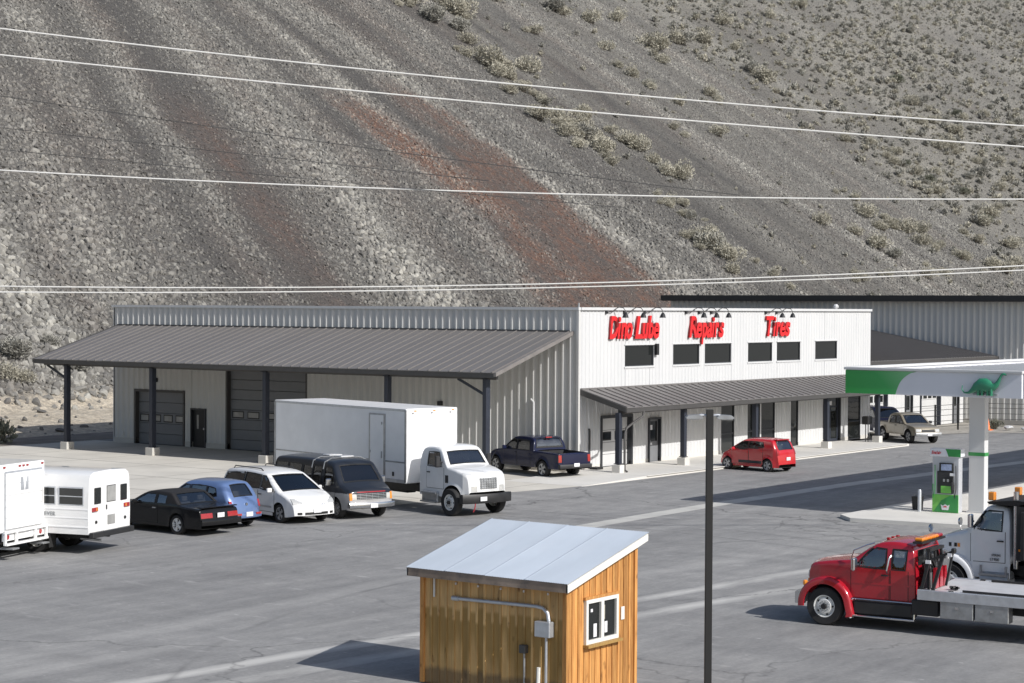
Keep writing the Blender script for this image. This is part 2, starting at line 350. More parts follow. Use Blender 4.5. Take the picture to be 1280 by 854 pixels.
# ------------------------------------------------------------------ talus hillside
TS = .62
def fbm(x, y, o=4, s=0.): return mnoise.fractal((x, y, 3.1+s), 1.0, 2.0, o)
def hill_z(X, Y):
    d = -X - 48
    if d < 0:
        k = max(0., min(1., (d+11.5)/11.5)); z = .8*(k*k*(3-2*k)) + .16*fbm(X*.4, Y*.4)*k - .03*(1-k)
    else: z = .8 + TS*d
    if Y > 232: z += .16*(Y-232)*min(1, max(0, d)/30)
    if d > 0:
        a = min(1., d/12)
        z += a*(.75*fbm(X*.012, Y*.05, 4, 1) + .22*fbm(X*.12, Y*.25, 4, 2))
    return z
def sstep(a, b, x):
    t = max(0., min(1., (x-a)/(b-a))); return t*t*(3-2*t)
def fields(X, Y):
    d = max(0., -X-48); kk = max(0., min(1., (112-Y)/30)); q = Y - .4*kk*d
    q += 2.2*fbm(X*.035, Y*.03, 3, 5)
    def band(c, hw, s=1.6): return 1 - sstep(hw-s, hw+s, abs(q-c))
    tone = .44 + .62*fbm(q*.13, X*.010, 4, 9) + .10*fbm(X*.09, Y*.09, 3, 12)
    tone += .30*band(31, 2.6) - .30*band(45, 4.5, 3) + .25*band(58, 5, 3) + .25*band(119, 5, 3) - .35*band(143, 5, 4) - .2*band(160, 6, 4)
    tone += .28*sstep(40, 10, q)*sstep(-95, -60, X)
    tone += .16*sstep(162, 175, Y)
    # rust coloured runs
    R1 = (1-sstep(2.2, 5.2, abs(Y-94.8-.03*(X+83)+.8*fbm(X*.2, Y*.2, 3))))*sstep(-101, -92, X)*sstep(-70, -80, X)
    Lx = interp([(-110, 109), (-100, 107.5), (-86, 103), (-75, 93), (-68, 86), (-62, 82), (-50, 79)], X)
    Rx = 112.3 - 5.*sstep(-82, -60, X) + 2.2*fbm(X*.15, 7.3, 3)
    R2 = sstep(Lx-2.5, Lx+2.5, Y + 3*fbm(X*.1, Y*.1, 3, 4))*(1-sstep(Rx-1, Rx+.8, Y))*sstep(-108, -96, X)
    red = max(1.2*R1, .90*R2*(.75+.9*fbm(X*.12, q*.4, 4, 3)))
    red = max(red, .5*band(46, 3.2, 3)*sstep(-97, -84, X)*(.7+.6*fbm(X*.12, q*.4, 4, 6)), .25*max(0, fbm(q*.2, X*.02, 4, 31)))
    tone = tone - .25*R2 + .1*R1
    far = sstep(224, 240, Y + 2*fbm(X*.05, Y*.05, 3))
    grass = max(far*(.55+.5*fbm(X*.05, Y*.05, 4, 21)), band(152, 1.3, 1.2)*sstep(-84, -78, X)*sstep(-62, -70, X)*.8)
    grass = max(grass, .45*sstep(130, 150, q)*max(0, fbm(q*.3, X*.05, 4, 17)+.25))
    scree = far*sstep(.05, .35, fbm(X*.018, Y*.012, 3, 40))*sstep(-125, -160, X)
    grass *= 1-.8*scree
    sand = 1 - sstep(-50.3, -48.6, -(-X) + .8*fbm(Y*.5, X*.3, 3)) if False else sstep(-50.4, -48.7, X + .7*fbm(Y*.5, X*.3, 3))
    tone = max(0., min(1., tone)); red = max(0., min(1., red)); grass = max(0., min(1., grass))
    dens = (.80 + .5*tone)*(1-.05*red)*(1-.85*far*(1-scree*.5))*(1-.985*sand)
    size = (.42 + .80*tone)*(1-.30*red)*lerp(1, .70, sstep(115, 160, Y))*lerp(1., .85, sstep(-66, -100, X))
    return tone, red, grass, sand, dens, size
def hill_mats():
    def colour(t, typ):
        def at(n):
            a = t.nodes.new('ShaderNodeAttribute'); a.attribute_type = typ; a.attribute_name = n; return a.outputs['Fac']
        return at('tone'), at('red'), at('grass'), at('sand')
    m, t, b = new_mat('talus_ground'); tone, red, grass, sand = colour(t, 'GEOMETRY')
    n1 = noise(t, coords(t, (1, 1, 1), True), 1.1, 7, .7); n2 = noise(t, coords(t, (1, 1, 1), True), 3.2, 6, .7)
    c = ramp(t, tone, [(.15, (.100, .096, .092)), (.55, (.150, .145, .136)), (.95, (.220, .213, .198))])
    brk_ = math_(t, 'MULTIPLY', red, math_(t, 'MULTIPLY_ADD', math_(t, 'MULTIPLY', math_(t, 'SUBTRACT', noise(t, coords(t, (.35, 1, 1), True), .9, 6, .7), .42, clamp=True), 6., clamp=True), .70, .38), clamp=True)
    c = mix(t, brk_, c, ramp(t, n1, [(.35, (.115, .082, .071)), (.65, (.190, .108, .079))]))
    c = mix(t, grass, c, ramp(t, n1, [(.35, (.215, .205, .182)), (.65, (.305, .291, .255))]))
    c = mix(t, sand, c, ramp(t, n1, [(.35, (.50, .435, .345)), (.65, (.66, .59, .485))]))
    c = mix(t, .75, c, ramp(t, n2, [(.34, (.55, .55, .56)), (.5, (1, 1, 1)), (.64, (1.45, 1.43, 1.38))]), 'MULTIPLY')
    t.links.new(c, b.inputs['Base Color']); b.inputs['Roughness'].default_value = .95; b.inputs['Specular IOR Level'].default_value = .15
    bn = t.nodes.new('ShaderNodeBump'); bn.inputs['Strength'].default_value = 1.; bn.inputs['Distance'].default_value = .35
    t.links.new(n2, bn.inputs['Height']); t.links.new(bn.outputs[0], b.inputs['Normal']); MATS['talus_ground'] = m
    m, t, b = new_mat('talus_rock'); tone, red, grass, sand = colour(t, 'INSTANCER')
    oi = t.nodes.new('ShaderNodeObjectInfo'); rnd = oi.outputs['Random']
    c = ramp(t, math_(t, 'MULTIPLY_ADD', rnd, .55, math_(t, 'MULTIPLY', tone, .50)), [(.05, (.078, .075, .072)), (.45, (.158, .152, .143)), (.8, (.250, .242, .223)), (1., (.39, .377, .34))])
    c = mix(t, math_(t, 'MULTIPLY', red, math_(t, 'MULTIPLY_ADD', math_(t, 'FRACT', math_(t, 'MULTIPLY', rnd, 7.3)), .9, .15), clamp=True), c, ramp(t, rnd, [(.1, (.120, .080, .066)), (.6, (.20, .112, .078)), (1., (.27, .19, .15))]))
    n1 = noise(t, coords(t), 3.5, 5, .65); c = mix(t, .5, c, ramp(t, n1, [(.3, (.7, .7, .7)), (.7, (1.28, 1.27, 1.24))]), 'MULTIPLY')
    t.links.new(c, b.inputs['Base Color']); b.inputs['Roughness'].default_value = .92; b.inputs['Specular IOR Level'].default_value = .2
    MATS['talus_rock'] = m
hill_mats()
xs = []; x = -36.4
while x > -330: xs.append(x); x -= (.9 if x > -52 else 1.6 if x > -150 else 4.0)
ys = []; y = -60.
while y < 620: ys.append(y); y += (1.8 if y < 260 else 4.5)
hv = [(X, Y, hill_z(X, Y)) for X in xs for Y in ys]; NY = len(ys)
hf = [(i*NY+j, i*NY+j+1, (i+1)*NY+j+1, (i+1)*NY+j) for i in range(len(xs)-1) for j in range(NY-1)]
hm = bpy.data.meshes.new('hillside'); hm.from_pydata(hv, [], hf); hm.materials.append(MATS['talus_ground'])
hm.polygons.foreach_set('use_smooth', [True]*len(hf))
FL = [fields(X, Y) for X, Y, _ in hv]
def put_attrs(me, F):
    for k, n in enumerate(('tone', 'red', 'grass', 'sand', 'dens', 'rsize')):
        a = me.attributes.new(n, 'FLOAT', 'POINT'); a.data.foreach_set('value', [f[k] for f in F])
put_attrs(hm, FL); hm.update()
hill = link('hillside', hm); tag(hill, kind='structure')
# rock templates (not linked to the scene), scattered as one uncountable mass
def rock_mesh(seed, sub=1):
    bm = bmesh.new(); bmesh.ops.create_icosphere(bm, subdivisions=sub+1, radius=.5); rr = random.Random(seed)
    cuts = [(Vector((rr.gauss(0, 1), rr.gauss(0, 1), rr.gauss(0, 1))).normalized(), rr.uniform(.24, .40)) for _ in range(9)]
    for v in bm.verts:
        for nrm, d in cuts:
            e = v.co.dot(nrm)-d
            if e > 0: v.co -= nrm*e
        v.co.x *= 1.25; v.co.z *= .8
    me = bpy.data.meshes.new('rock'); bm.to_mesh(me); bm.free(); me.materials.append(MATS['talus_rock']); return me
rocks = [bpy.data.objects.new('rock_template', rock_mesh(s)) for s in range(6)]
# base patch: the visible part of the slope only
xr = range(len(xs)); keep = {}
pv, pf, pF = [], [], []
def vis(X, Y):   # the slope seen from the yard, with a margin for a step to the side
    return Y > -12 and (X > -60-.78*(Y+30)) and Y < 420 and X > -210
for f in hf:
    X, Y, _ = hv[f[0]]
    if not vis(X, Y): continue
    q = []
    for i in f:
        if i not in keep: keep[i] = len(pv); pv.append(hv[i]); pF.append(FL[i])
        q.append(keep[i])
    pf.append(tuple(q))
pm = bpy.data.meshes.new('talus_rocks'); pm.from_pydata(pv, [], pf); put_attrs(pm, pF); pm.update()
def scatter_group(name, objs, density, smin, smax, seed, attr='dens', sattr='rsize', squash=1.):
    g = bpy.data.node_groups.new(name, 'GeometryNodeTree')
    g.interface.new_socket('Geometry', in_out='INPUT', socket_type='NodeSocketGeometry')
    g.interface.new_socket('Geometry', in_out='OUTPUT', socket_type='NodeSocketGeometry')
    N = g.nodes; gi = N.new('NodeGroupInput'); go = N.new('NodeGroupOutput')
    dp = N.new('GeometryNodeDistributePointsOnFaces'); dp.inputs['Seed'].default_value = seed
    na = N.new('GeometryNodeInputNamedAttribute'); na.data_type = 'FLOAT'; na.inputs[0].default_value = attr
    mm = N.new('ShaderNodeMath'); mm.operation = 'MULTIPLY'; mm.inputs[1].default_value = density
    g.links.new(na.outputs[0], mm.inputs[0]); g.links.new(mm.outputs[0], dp.inputs['Density']); g.links.new(gi.outputs[0], dp.inputs['Mesh'])
    jn = N.new('GeometryNodeJoinGeometry')
    for o in objs:
        k = N.new('GeometryNodeObjectInfo'); k.inputs[0].default_value = o
        gt = N.new('GeometryNodeGeometryToInstance'); g.links.new(k.outputs['Geometry'], gt.inputs[0]); g.links.new(gt.outputs[0], jn.inputs[0])
    ip = N.new('GeometryNodeInstanceOnPoints'); ip.inputs['Pick Instance'].default_value = True
    g.links.new(dp.outputs['Points'], ip.inputs['Points']); g.links.new(jn.outputs[0], ip.inputs['Instance'])
    rv = N.new('FunctionNodeRandomValue'); rv.data_type = 'FLOAT_VECTOR'
    lim = 6.283 if squash == 1. else .35
    rv.inputs[0].default_value = (-lim, -lim, 0); rv.inputs[1].default_value = (lim, lim, 6.283); g.links.new(rv.outputs[0], ip.inputs['Rotation'])
    rs = N.new('FunctionNodeRandomValue'); rs.data_type = 'FLOAT'; rs.inputs[2].default_value = 0; rs.inputs[3].default_value = 1; rs.inputs['Seed'].default_value = seed+7
    pw = N.new('ShaderNodeMath'); pw.operation = 'POWER'; pw.inputs[1].default_value = 2.6; g.links.new(rs.outputs[1], pw.inputs[0])
    mp = N.new('ShaderNodeMath'); mp.operation = 'MULTIPLY_ADD'; mp.inputs[1].default_value = smax-smin; mp.inputs[2].default_value = smin; g.links.new(pw.outputs[0], mp.inputs[0])
    sa = N.new('GeometryNodeInputNamedAttribute'); sa.data_type = 'FLOAT'; sa.inputs[0].default_value = sattr
    m2 = N.new('ShaderNodeMath'); m2.operation = 'MULTIPLY'; g.links.new(mp.outputs[0], m2.inputs[0]); g.links.new(sa.outputs[0], m2.inputs[1])
    g.links.new(m2.outputs[0], ip.inputs['Scale']); g.links.new(ip.outputs[0], go.inputs[0]); return g
tal = link('talus_rocks', pm); tag(tal, kind='stuff')
md = tal.modifiers.new('scatter', 'NODES'); md.node_group = scatter_group('talus_scatter', rocks, 11.5, .20, .78, 3)

# ------------------------------------------------------------------ sagebrush
def bush_mat(name, lo, hi):
    m, t, b = new_mat(name); oi = t.nodes.new('ShaderNodeObjectInfo')
    n = noise(t, coords(t), 2.2, 4, .6)
    c = ramp(t, math_(t, 'ADD', math_(t, 'MULTIPLY', n, .8), math_(t, 'MULTIPLY', oi.outputs['Random'], .25)), [(.3, lo), (.75, hi)])
    t.links.new(c, b.inputs['Base Color']); b.inputs['Roughness'].default_value = .95; b.inputs['Specular IOR Level'].default_value = .1
    MATS[name] = m
bush_mat('sage_pale', (.32, .30, .245), (.49, .465, .385)); bush_mat('sage_grey', (.235, .228, .205), (.385, .375, .33)); bush_mat('sage_green', (.13, .135, .105), (.22, .225, .175))
M('bush_twig', (.13, .11, .09), .95)
def bush_mesh(seed, mat, n=1500, blade=.095, h=1.3):
    rr = random.Random(seed); m = MB(); lobes = [(Vector((rr.uniform(-.5, .5), rr.uniform(-.5, .5), rr.uniform(.25, .6)*h)), rr.uniform(.38, .6)) for _ in range(6)]
    for k in range(n):
        c, r = rr.choice(lobes); d = Vector((rr.gauss(0, 1), rr.gauss(0, 1), rr.gauss(0, .9))).normalized()
        p = c + d*r*rr.uniform(.35, 1.)**.6
        if p.z < .02: p.z = rr.uniform(.02, .2)
        g = (d*.6 + Vector((rr.gauss(0, .5), rr.gauss(0, .5), rr.uniform(.3, 1.1)))).normalized(); s = g.cross(Vector((rr.gauss(0, 1), rr.gauss(0, 1), rr.gauss(0, 1)))).normalized()
        L = blade*rr.uniform(.7, 1.6); w = blade*rr.uniform(.22, .42)
        m.add([p-s*w, p+s*w, p+g*L+s*w*.4, p+g*L-s*w*.4], [(0, 1, 2, 3)], mat)
    for k in range(14):
        a = rr.uniform(0, 6.28); c, r = rr.choice(lobes)
        m.cyl((math.cos(a)*.08, math.sin(a)*.08, -.1), c + Vector((math.cos(a), math.sin(a), .3))*r*.6, .025, 'bush_twig', .008, 4, False)
    return m.mesh('sagebrush', recalc=False)
bushes = [bush_mesh(100+i, ('sage_pale', 'sage_pale', 'sage_grey', 'sage_pale', 'sage_green')[i]) for i in range(5)]
BL = [(-130.5,142.4,0.99),(-129.5,145.4,1.37),(-134.3,158.1,1.04),(-129.7,156.8,1.79),(-124.6,143.8,1.59),(-122.9,147.8,1.35),(-119.4,145.2,1.21),(-114.2,138.6,0.82),(-112.6,140.7,1.76),(-112.1,144.4,1.19),(-113.3,151.2,1.46),(-139.0,177.7,1.1),(-128.6,174.6,1.07),(-140.9,196.3,1.6),(-104.4,134.9,1.02),(-106.0,140.1,1.04),(-98.3,132.9,1.22),(-99.2,139.0,1.24),(-99.1,144.2,1.04),(-101.9,149.0,1.06),(-94.9,134.3,1.21),(-95.6,139.8,1.46),(-92.2,139.2,1.45),(-88.8,136.4,0.99),(-95.3,149.8,1.28),(-93.9,150.9,1.28),(-90.9,149.6,0.8),(-87.4,151.0,1.49),(-79.9,135.9,0.75),(-77.2,136.1,0.96),(-70.5,130.2,1.34),(-138.5,205.0,1.47),(-142.0,218.2,1.68),(-132.8,215.2,1.94),(-127.0,209.0,1.17),(-136.7,231.0,1.72),(-136.5,239.5,1.59),(-118.8,187.7,1.22),(-116.5,188.8,0.95),(-128.5,194.0,0.99),(-111.2,189.7,0.94),(-102.2,173.2,0.88),(-116.8,207.7,1.28),(-136.9,229.4,1.56),(-126.8,239.3,1.57),(-123.8,238.8,1.72),(-154.9,302.4,2.25),(-157.2,319.7,2.53),(-102.2,186.4,1.18),(-78.3,174.8,1.09),(-86.3,201.6,0.93),(-82.7,197.7,1.44),(-79.5,195.2,1.04),(-79.8,200.3,1.05),(-78.3,202.5,1.32),(-73.3,181.6,1.48),(-75.0,201.1,1.18),(-105.0,235.1,1.05),(-103.4,240.8,1.06),(-97.9,239.4,0.9),(-94.8,241.5,1.05),(-89.1,238.3,1.33),(-82.4,245.3,1.5),(-86.9,260.3,1.1),(-80.8,138.2,0.87),(-78.0,137.6,0.75),(-69.9,130.1,1.54),(-68.3,130.3,1.23),(-72.0,130.2,1.03),(-53.6,10.9,1.81),(-50.9,9.7,1.14),(-51.8,14.9,1.29),(-54.5,14.9,1.01),(-51.4,8.4,1.14),(-52.4,17.6,0.9),(-109.6,55.6,1.35),(-111.1,59.1,1.01),(-78.0,207.8,1.07),(-70.1,216.1,1.36),(-68.7,218.6,1.5),(-70.9,228.2,1.13),(-65.9,170.9,0.82),(-65.6,183.3,0.98),(-65.7,161.8,0.8),(-70.8,182.4,1.11),(-65.2,136.9,0.73),(-71.8,208.2,1.07),(-67.1,191.5,0.88),(-76.7,225.8,1.13),(-130.9,155.2,1.15),(-126.6,144.3,0.98),(-116.9,144.9,0.84),(-109.3,142.4,0.94),(-103.4,141.7,0.92),(-97.0,139.2,0.79),(-93.8,140.2,0.9),(-142.4,255.1,1.33),(-133.7,246.2,1.13),(-158.3,333.2,1.6),(-168.2,367.5,1.51),(-143.8,276.8,1.23),(-145.7,294.0,1.27)]
rb = random.Random(5)
LAB = ['pale straw coloured sagebrush growing on the grey rocky slope', 'pale rounded sagebrush clump growing on the grey rocky slope', 'grey dry sagebrush growing on the grey rocky slope',
       'pale ragged sagebrush growing on the grey rocky slope', 'dull green sagebrush growing on the grey rocky slope']
def put_bush(X, Y, r, k):
    o = link('sagebrush', bushes[k], None, (X, Y, hill_z(X, Y)-.12*r), rb.uniform(0, 6.28)); r *= 1.5 if X < -56 else .85; o.scale = (r*rb.uniform(.95, 1.25), r*rb.uniform(.95, 1.25), r*rb.uniform(.8, 1.05))
    place = ('at the foot of the slope left of the canopy' if X > -57 and Y < 40 else 'high at the top left of the slope' if Y < 90 else 'in the diagonal shrub band above the shop' if Y < 165 else
             'on the gravel right of the diagonal shrub band' if Y < 226 else 'on the grassy far right slope')
    tag(o, LAB[k].replace('growing on the grey rocky slope', place), 'bush', 'sagebrush on the hillside')
for X, Y, r in BL:
    k = rb.choice((0, 1, 2, 3, 0, 1, 3)) if X < -56 else rb.choice((2, 0, 2))
    put_bush(X, Y, r, k)
    for _ in range(rb.choice((0, 1, 2)) if X < -58 and Y < 226 else 0): put_bush(X+rb.uniform(-3.2, 3.2), Y+rb.uniform(-3, 3), r*rb.uniform(.5, .8), rb.choice((0, 1, 1, 3)))
for i in range(130):
    Y = rb.uniform(234, 330); X = rb.uniform(-60-.45*(Y-150), -54)
    if X > -150: put_bush(X, Y, rb.uniform(.55, 1.25), rb.choice((0, 2, 2, 3, 4)))
# the far slope's ground cover: sage dots nobody could count
bt = [bpy.data.objects.new('bush_template', bush_mesh(300+i, ('sage_grey', 'sage_grey', 'sage_pale')[i], 110, .30)) for i in range(3)]
sv = []; sf = []; sF = []; kp = {}
for f in hf:
    X, Y, _ = hv[f[0]]
    if not (Y > 226 and Y < 560 and X > -320 and X > -75-.62*(Y-120)): continue
    q = []
    for i in f:
        if i not in kp: kp[i] = len(sv); sv.append(hv[i]); t_ = FL[i]; sF.append((*t_[:4], .15+.85*t_[2], 1.0))
        q.append(kp[i])
    sf.append(tuple(q))
sm = bpy.data.meshes.new('far_sagebrush'); sm.from_pydata(sv, [], sf); put_attrs(sm, sF); sm.update()
fs = link('far_sagebrush', sm); tag(fs, kind='stuff')
md = fs.modifiers.new('scatter', 'NODES'); md.node_group = scatter_group('sage_scatter', bt, .36, .30, 1.15, 12, squash=.5)
# dry tufts sprinkled over the near slope
def tuft_F(i):
    X, Y, _ = hv[i]; t_ = FL[i]; return (*t_[:4], max(0., t_[2]*.9 + .05*sstep(125, 150, Y) - .1), .8)
tm = bpy.data.meshes.new('dry_tufts'); tm.from_pydata(pv, [], pf); inv = {v: k for k, v in keep.items()}
put_attrs(tm, [tuft_F(inv[k]) for k in range(len(pv))]); tm.update()
tf = link('dry_tufts', tm); tag(tf, kind='stuff')
md = tf.modifiers.new('scatter', 'NODES'); md.node_group = scatter_group('tuft_scatter', bt, .22, .3, 1.0, 31, squash=.5)
bluegreen = bush_mesh(77, 'sage_green', 380, .2); bgb = link('desert_shrub', bluegreen, None, (-34.9, -4.9, 0), .4); bgb.scale = (1., 1., 1.15)
tag(bgb, 'small grey green spiky shrub in the dirt left of the canopy', 'bush')
for X, Y, s in ((-40.5, -1.2, .5), (-44.5, 2.4, .45), (-46.5, 7.5, .4), (-39.2, 2.8, .4), (-47.5, 10.3, .55)):
    o = link('bank_boulder', rocks[int(s*100) % 6].data, None, (X, Y, hill_z(X, Y)+.1), s*9); o.scale = (s*1.3, s*1.3, s)
    tag(o, 'pale boulder lying on the sandy bank beyond the canopy', 'rock', 'boulders on the sandy bank')
# ------------------------------------------------------------------ sheet metal walls
def ribbed_wall(name, parent, O, U, N, u1, z0, z1, openings, pitch, rw, rh, mat, u0=0., topfn=None):
    """trapezoid ribbed cladding on the plane through O, along U, facing N; openings (ua, ub, za, zb)"""
    O, U, N = Vector(O), Vector(U), Vector(N); m = MB()
    cuts = sorted({u0, u1, *[o[0] for o in openings], *[o[1] for o in openings]})
    for a, b in zip(cuts, cuts[1:]):
        zs = sorted([(o[2], o[3]) for o in openings if o[0] <= a+1e-6 and o[1] >= b-1e-6]); spans = []; z = z0
        for za, zb in zs:
            if za > z: spans.append((z, za))
            z = max(z, zb)
        if z < z1: spans.append((z, z1))
        us = [(a, 0.)]
        k = math.floor(a/pitch)
        while k*pitch < b:
            c = k*pitch
            for du, h in ((-rw*.5, 0), (-rw*.14, rh), (rw*.14, rh), (rw*.5, 0)):
                if a+.004 < c+du < b-.004: us.append((c+du, h))
            k += 1
        us.append((b, 0.))
        for za, zb in spans:
            vs = [O + U*u + N*h + Vector((0, 0, zz)) for u, h in us for zz in (za, zb)]
            m.add(vs, [(2*i, 2*i+2, 2*i+3, 2*i+1) for i in range(len(us)-1)], mat)
    return m.build(name, parent, recalc=False)
def reveal(m, O, U, N, ua, ub, za, zb, depth, mat, back=None):
    O, U, N = Vector(O), Vector(U), Vector(N); Z = Vector((0, 0, 1))
    p = [O+U*u+Z*z for u, z in ((ua, za), (ub, za), (ub, zb), (ua, zb))]; q = [v-N*depth for v in p]
    m.add(p+q, [(i, (i+1) % 4, 4+(i+1) % 4, 4+i) for i in range(4)], mat)
def slab_on(m, O, U, N, ua, ub, za, zb, n0, n1, mat, bev=0.):
    O, U, N = Vector(O), Vector(U), Vector(N)
    c = O + U*((ua+ub)/2) + N*((n0+n1)/2) + Vector((0, 0, (za+zb)/2))
    sx = abs(U.x)*(ub-ua) + abs(N.x)*(n1-n0); sy = abs(U.y)*(ub-ua) + abs(N.y)*(n1-n0)
    m.box(c, (abs(sx), abs(sy), zb-za), mat, 0, bev)
def win_glass_mat():
    m, t, b = new_mat('shop_glass'); b.inputs['Base Color'].default_value = (.016, .018, .018, 1); b.inputs['Roughness'].default_value = .04
    n = noise(t, coords(t, (1, 1, 1), True), .7, 3); bn = t.nodes.new('ShaderNodeBump'); bn.inputs['Strength'].default_value = .02; bn.inputs['Distance'].default_value = .3
    t.links.new(n, bn.inputs['Height']); t.links.new(bn.outputs[0], b.inputs['Normal']); MATS['shop_glass'] = m
win_glass_mat()
M('frame_dark', (.05, .053, .06), .45, .3, .1)
M('roof_membrane', (.45, .45, .44), .8)
shop = thing('repair_shop', 'long grey and white metal repair shop with brown lean-to roofs and six upper windows', 'building')
LO, LU, LN = (0, 0, 0), (-1, 0, 0), (0, -1, 0)      # long shaded wall
FO, FU, FN = (0, 0, 0), (0, 1, 0), (1, 0, 0)        # sunlit sign wall
long_open = [(25.85, 29.55, 0, 2.88), (24.2, 25.2, 0, 2.02), (16.9, 22.5, 0, 4.25)]
ribbed_wall('side_wall', shop, (0, 0, 0), LU, LN, 31.4, .28, 7.52, long_open, .42, .27, .085, 'grey_sheet')
up_win = [(3.94, 6.51), (8.28, 10.82), (11.36, 14.0), (15.78, 18.39), (18.91, 21.56), (23.33, 25.97)]
low_win = [(13.05, 14.4, .12, 2.62), (15.8, 17.12, .12, 2.66), (17.26, 18.75, .12, 2.66), (20.55, 21.4, .12, 2.62), (27.4, 29.0, .12, 2.7)]
front_open = [(a, b, 4.83, 5.83) for a, b in up_win] + low_win + [(1.95, 4.45, .12, 2.42), (6.1, 7.05, .12, 2.2), (24.4, 26.28, .12, 2.75)]
ribbed_wall('front_wall', shop, FO, FU, FN, 30.2, .30, 7.52, front_open, .305, .10, .034, 'white_sheet')
m = MB()
m.box((-31.4, 15.1, 3.75), (.12, 30.2, 7.5), 'grey_sheet'); m.box((-15.7, 30.2, 3.75), (31.3, .12, 7.5), 'grey_sheet'); m.build('rear_wall', shop)
m = MB(); m.box((-15.7, 15.1, 6.9), (31.1, 30.0, .2), 'roof_membrane'); m.build('flat_roof', shop)
m = MB()
m.box((-15.7, -.02, 7.58), (31.6, .20, .13), 'white_sheet'); m.box((.02, 15.15, 7.582), (.20, 30.1, .13), 'white_sheet')
m.box((-31.42, 15.1, 7.581), (.16, 29.9, .13), 'white_sheet'); m.build('parapet_cap', shop)
m = MB(); m.box((.03, -.03, 3.9), (.13, .13, 7.2), 'grey_sheet'); m.build('corner_trim', shop)
# footing kerb under the cladding, interrupted by the openings
m = MB()
for a, b in ((0, 16.9), (22.5, 24.2), (25.2, 25.85), (29.55, 31.4)): m.box((-(a+b)/2, .04, .14), (b-a, .16, .30), 'concrete')
for a, b in ((.06, 1.95), (4.45, 6.1), (7.05, 13.05), (14.4, 15.8), (17.12, 17.26), (18.75, 20.55), (21.4, 24.4), (26.28, 27.4), (29.0, 30.2)): m.box((-.03, (a+b)/2, .2), (.10, b-a, .22), 'walk_concrete')
m.build('footing', shop)
def window(parent, O, U, N, ua, ub, za, zb, fr='frame_dark', sill=True, mull=(), glass='shop_glass'):
    m = MB(); reveal(m, O, U, N, ua, ub, za, zb, .09, fr); t = .05
    slab_on(m, O, U, N, ua, ub, za, za+t, -.08, -.02, fr); slab_on(m, O, U, N, ua, ub, zb-t, zb, -.08, -.02, fr)
    slab_on(m, O, U, N, ua, ua+t, za+t, zb-t, -.081, -.021, fr); slab_on(m, O, U, N, ub-t, ub, za+t, zb-t, -.081, -.021, fr)
    for k in mull: slab_on(m, O, U, N, ua+t, ub-t, k-.03, k+.03, -.079, -.019, fr)
    f = m.build('window', parent)
    m = MB(); slab_on(m, O, U, N, ua+.01, ub-.01, za+.01, zb-.01, -.085, -.06, glass); m.build('pane', f)
    if sill:
        m = MB(); slab_on(m, O, U, N, ua-.07, ub+.07, za-.09, za-.012, -.02, .045, 'white_sheet'); slab_on(m, O, U, N, ua-.07, ub+.07, zb+.012, zb+.06, -.02, .045, 'white_sheet'); m.build('sill', f)
    return f
for a, b in up_win: window(shop, FO, FU, FN, a, b, 4.83, 5.83)
for a, b, c, d in low_win: window(shop, FO, FU, FN, a, b, c, d, sill=False, mull=(1.15,) if b-a > 1.3 else ())
def sectional_door(parent, O, U, N, ua, ub, za, zb, mat, rows, win_row, nwin, frame='trim_dark', depth=.22, name='garage_door', wmat='shop_glass'):
    m = MB(); reveal(m, O, U, N, ua, ub, za, zb, depth, frame)
    slab_on(m, O, U, N, ua-.12, ua, za, zb+.14, -.01, .095, frame); slab_on(m, O, U, N, ub, ub+.12, za, zb+.14, -.01, .095, frame); slab_on(m, O, U, N, ua, ub, zb, zb+.14, -.01, .096, frame)
    d = m.build(name, parent); h = (zb-za)/rows
    for r in range(rows):
        m = MB(); slab_on(m, O, U, N, ua, ub, za+h*r+.008, za+h*(r+1)-.008, -depth, -depth+.05, mat, .012)
        m.build('door_panel', d)
        if r == win_row:
            w = (ub-ua)/nwin
            for k in range(nwin):
                m = MB(); a = ua+w*k+.12*w; b = ua+w*(k+1)-.12*w
                slab_on(m, O, U, N, a, b, za+h*r+.14*h, za+h*(r+1)-.14*h, -depth+.05, -depth+.058, 'seal_black'); slab_on(m, O, U, N, a+.06, b-.06, za+h*r+.14*h+.06, za+h*(r+1)-.14*h-.06, -depth+.056, -depth+.064, wmat); m.build('door_pane', d)
    return d
M('hazy_pane', (.30, .30, .29), .12, 0, .25, 2.)
sectional_door(shop, LO, LU, LN, 25.85, 29.55, .01, 2.88, 'door_grey', 5, 2, 4, wmat='hazy_pane')
sectional_door(shop, LO, LU, LN, 16.9, 22.5, .01, 4.25, 'door_grey', 8, 3, 5, wmat='hazy_pane')
d = sectional_door(shop, FO, FU, FN, 1.95, 4.45, .12, 2.42, 'white_sheet', 4, 2, 2, 'frame_dark')
def man_door(parent, O, U, N, ua, ub, za, zb, mat, glass=None, slot=None):
    m = MB(); reveal(m, O, U, N, ua, ub, za, zb, .12, 'frame_dark')
    slab_on(m, O, U, N, ua-.07, ua, za, zb+.09, -.01, .095, 'frame_dark'); slab_on(m, O, U, N, ub, ub+.07, za, zb+.09, -.01, .095, 'frame_dark'); slab_on(m, O, U, N, ua, ub, zb, zb+.09, -.01, .096, 'frame_dark')
    slab_on(m, O, U, N, ua, ub, za, zb, -.12, -.07, mat); d = m.build('door', parent)
    if glass:
        m = MB(); slab_on(m, O, U, N, *glass, -.07, -.06, slot or 'shop_glass'); m.build('pane', d)
    m = MB(); slab_on(m, O, U, N, ua+.08, ua+.2, za+.95, za+1.05, -.07, -.01, 'bare_metal'); m.build('handle', d)
    return d
man_door(shop, LO, LU, LN, 24.2, 25.2, .01, 2.02, 'door_black', (24.78, 24.92, 1.0, 1.75), 'hazy_pane')
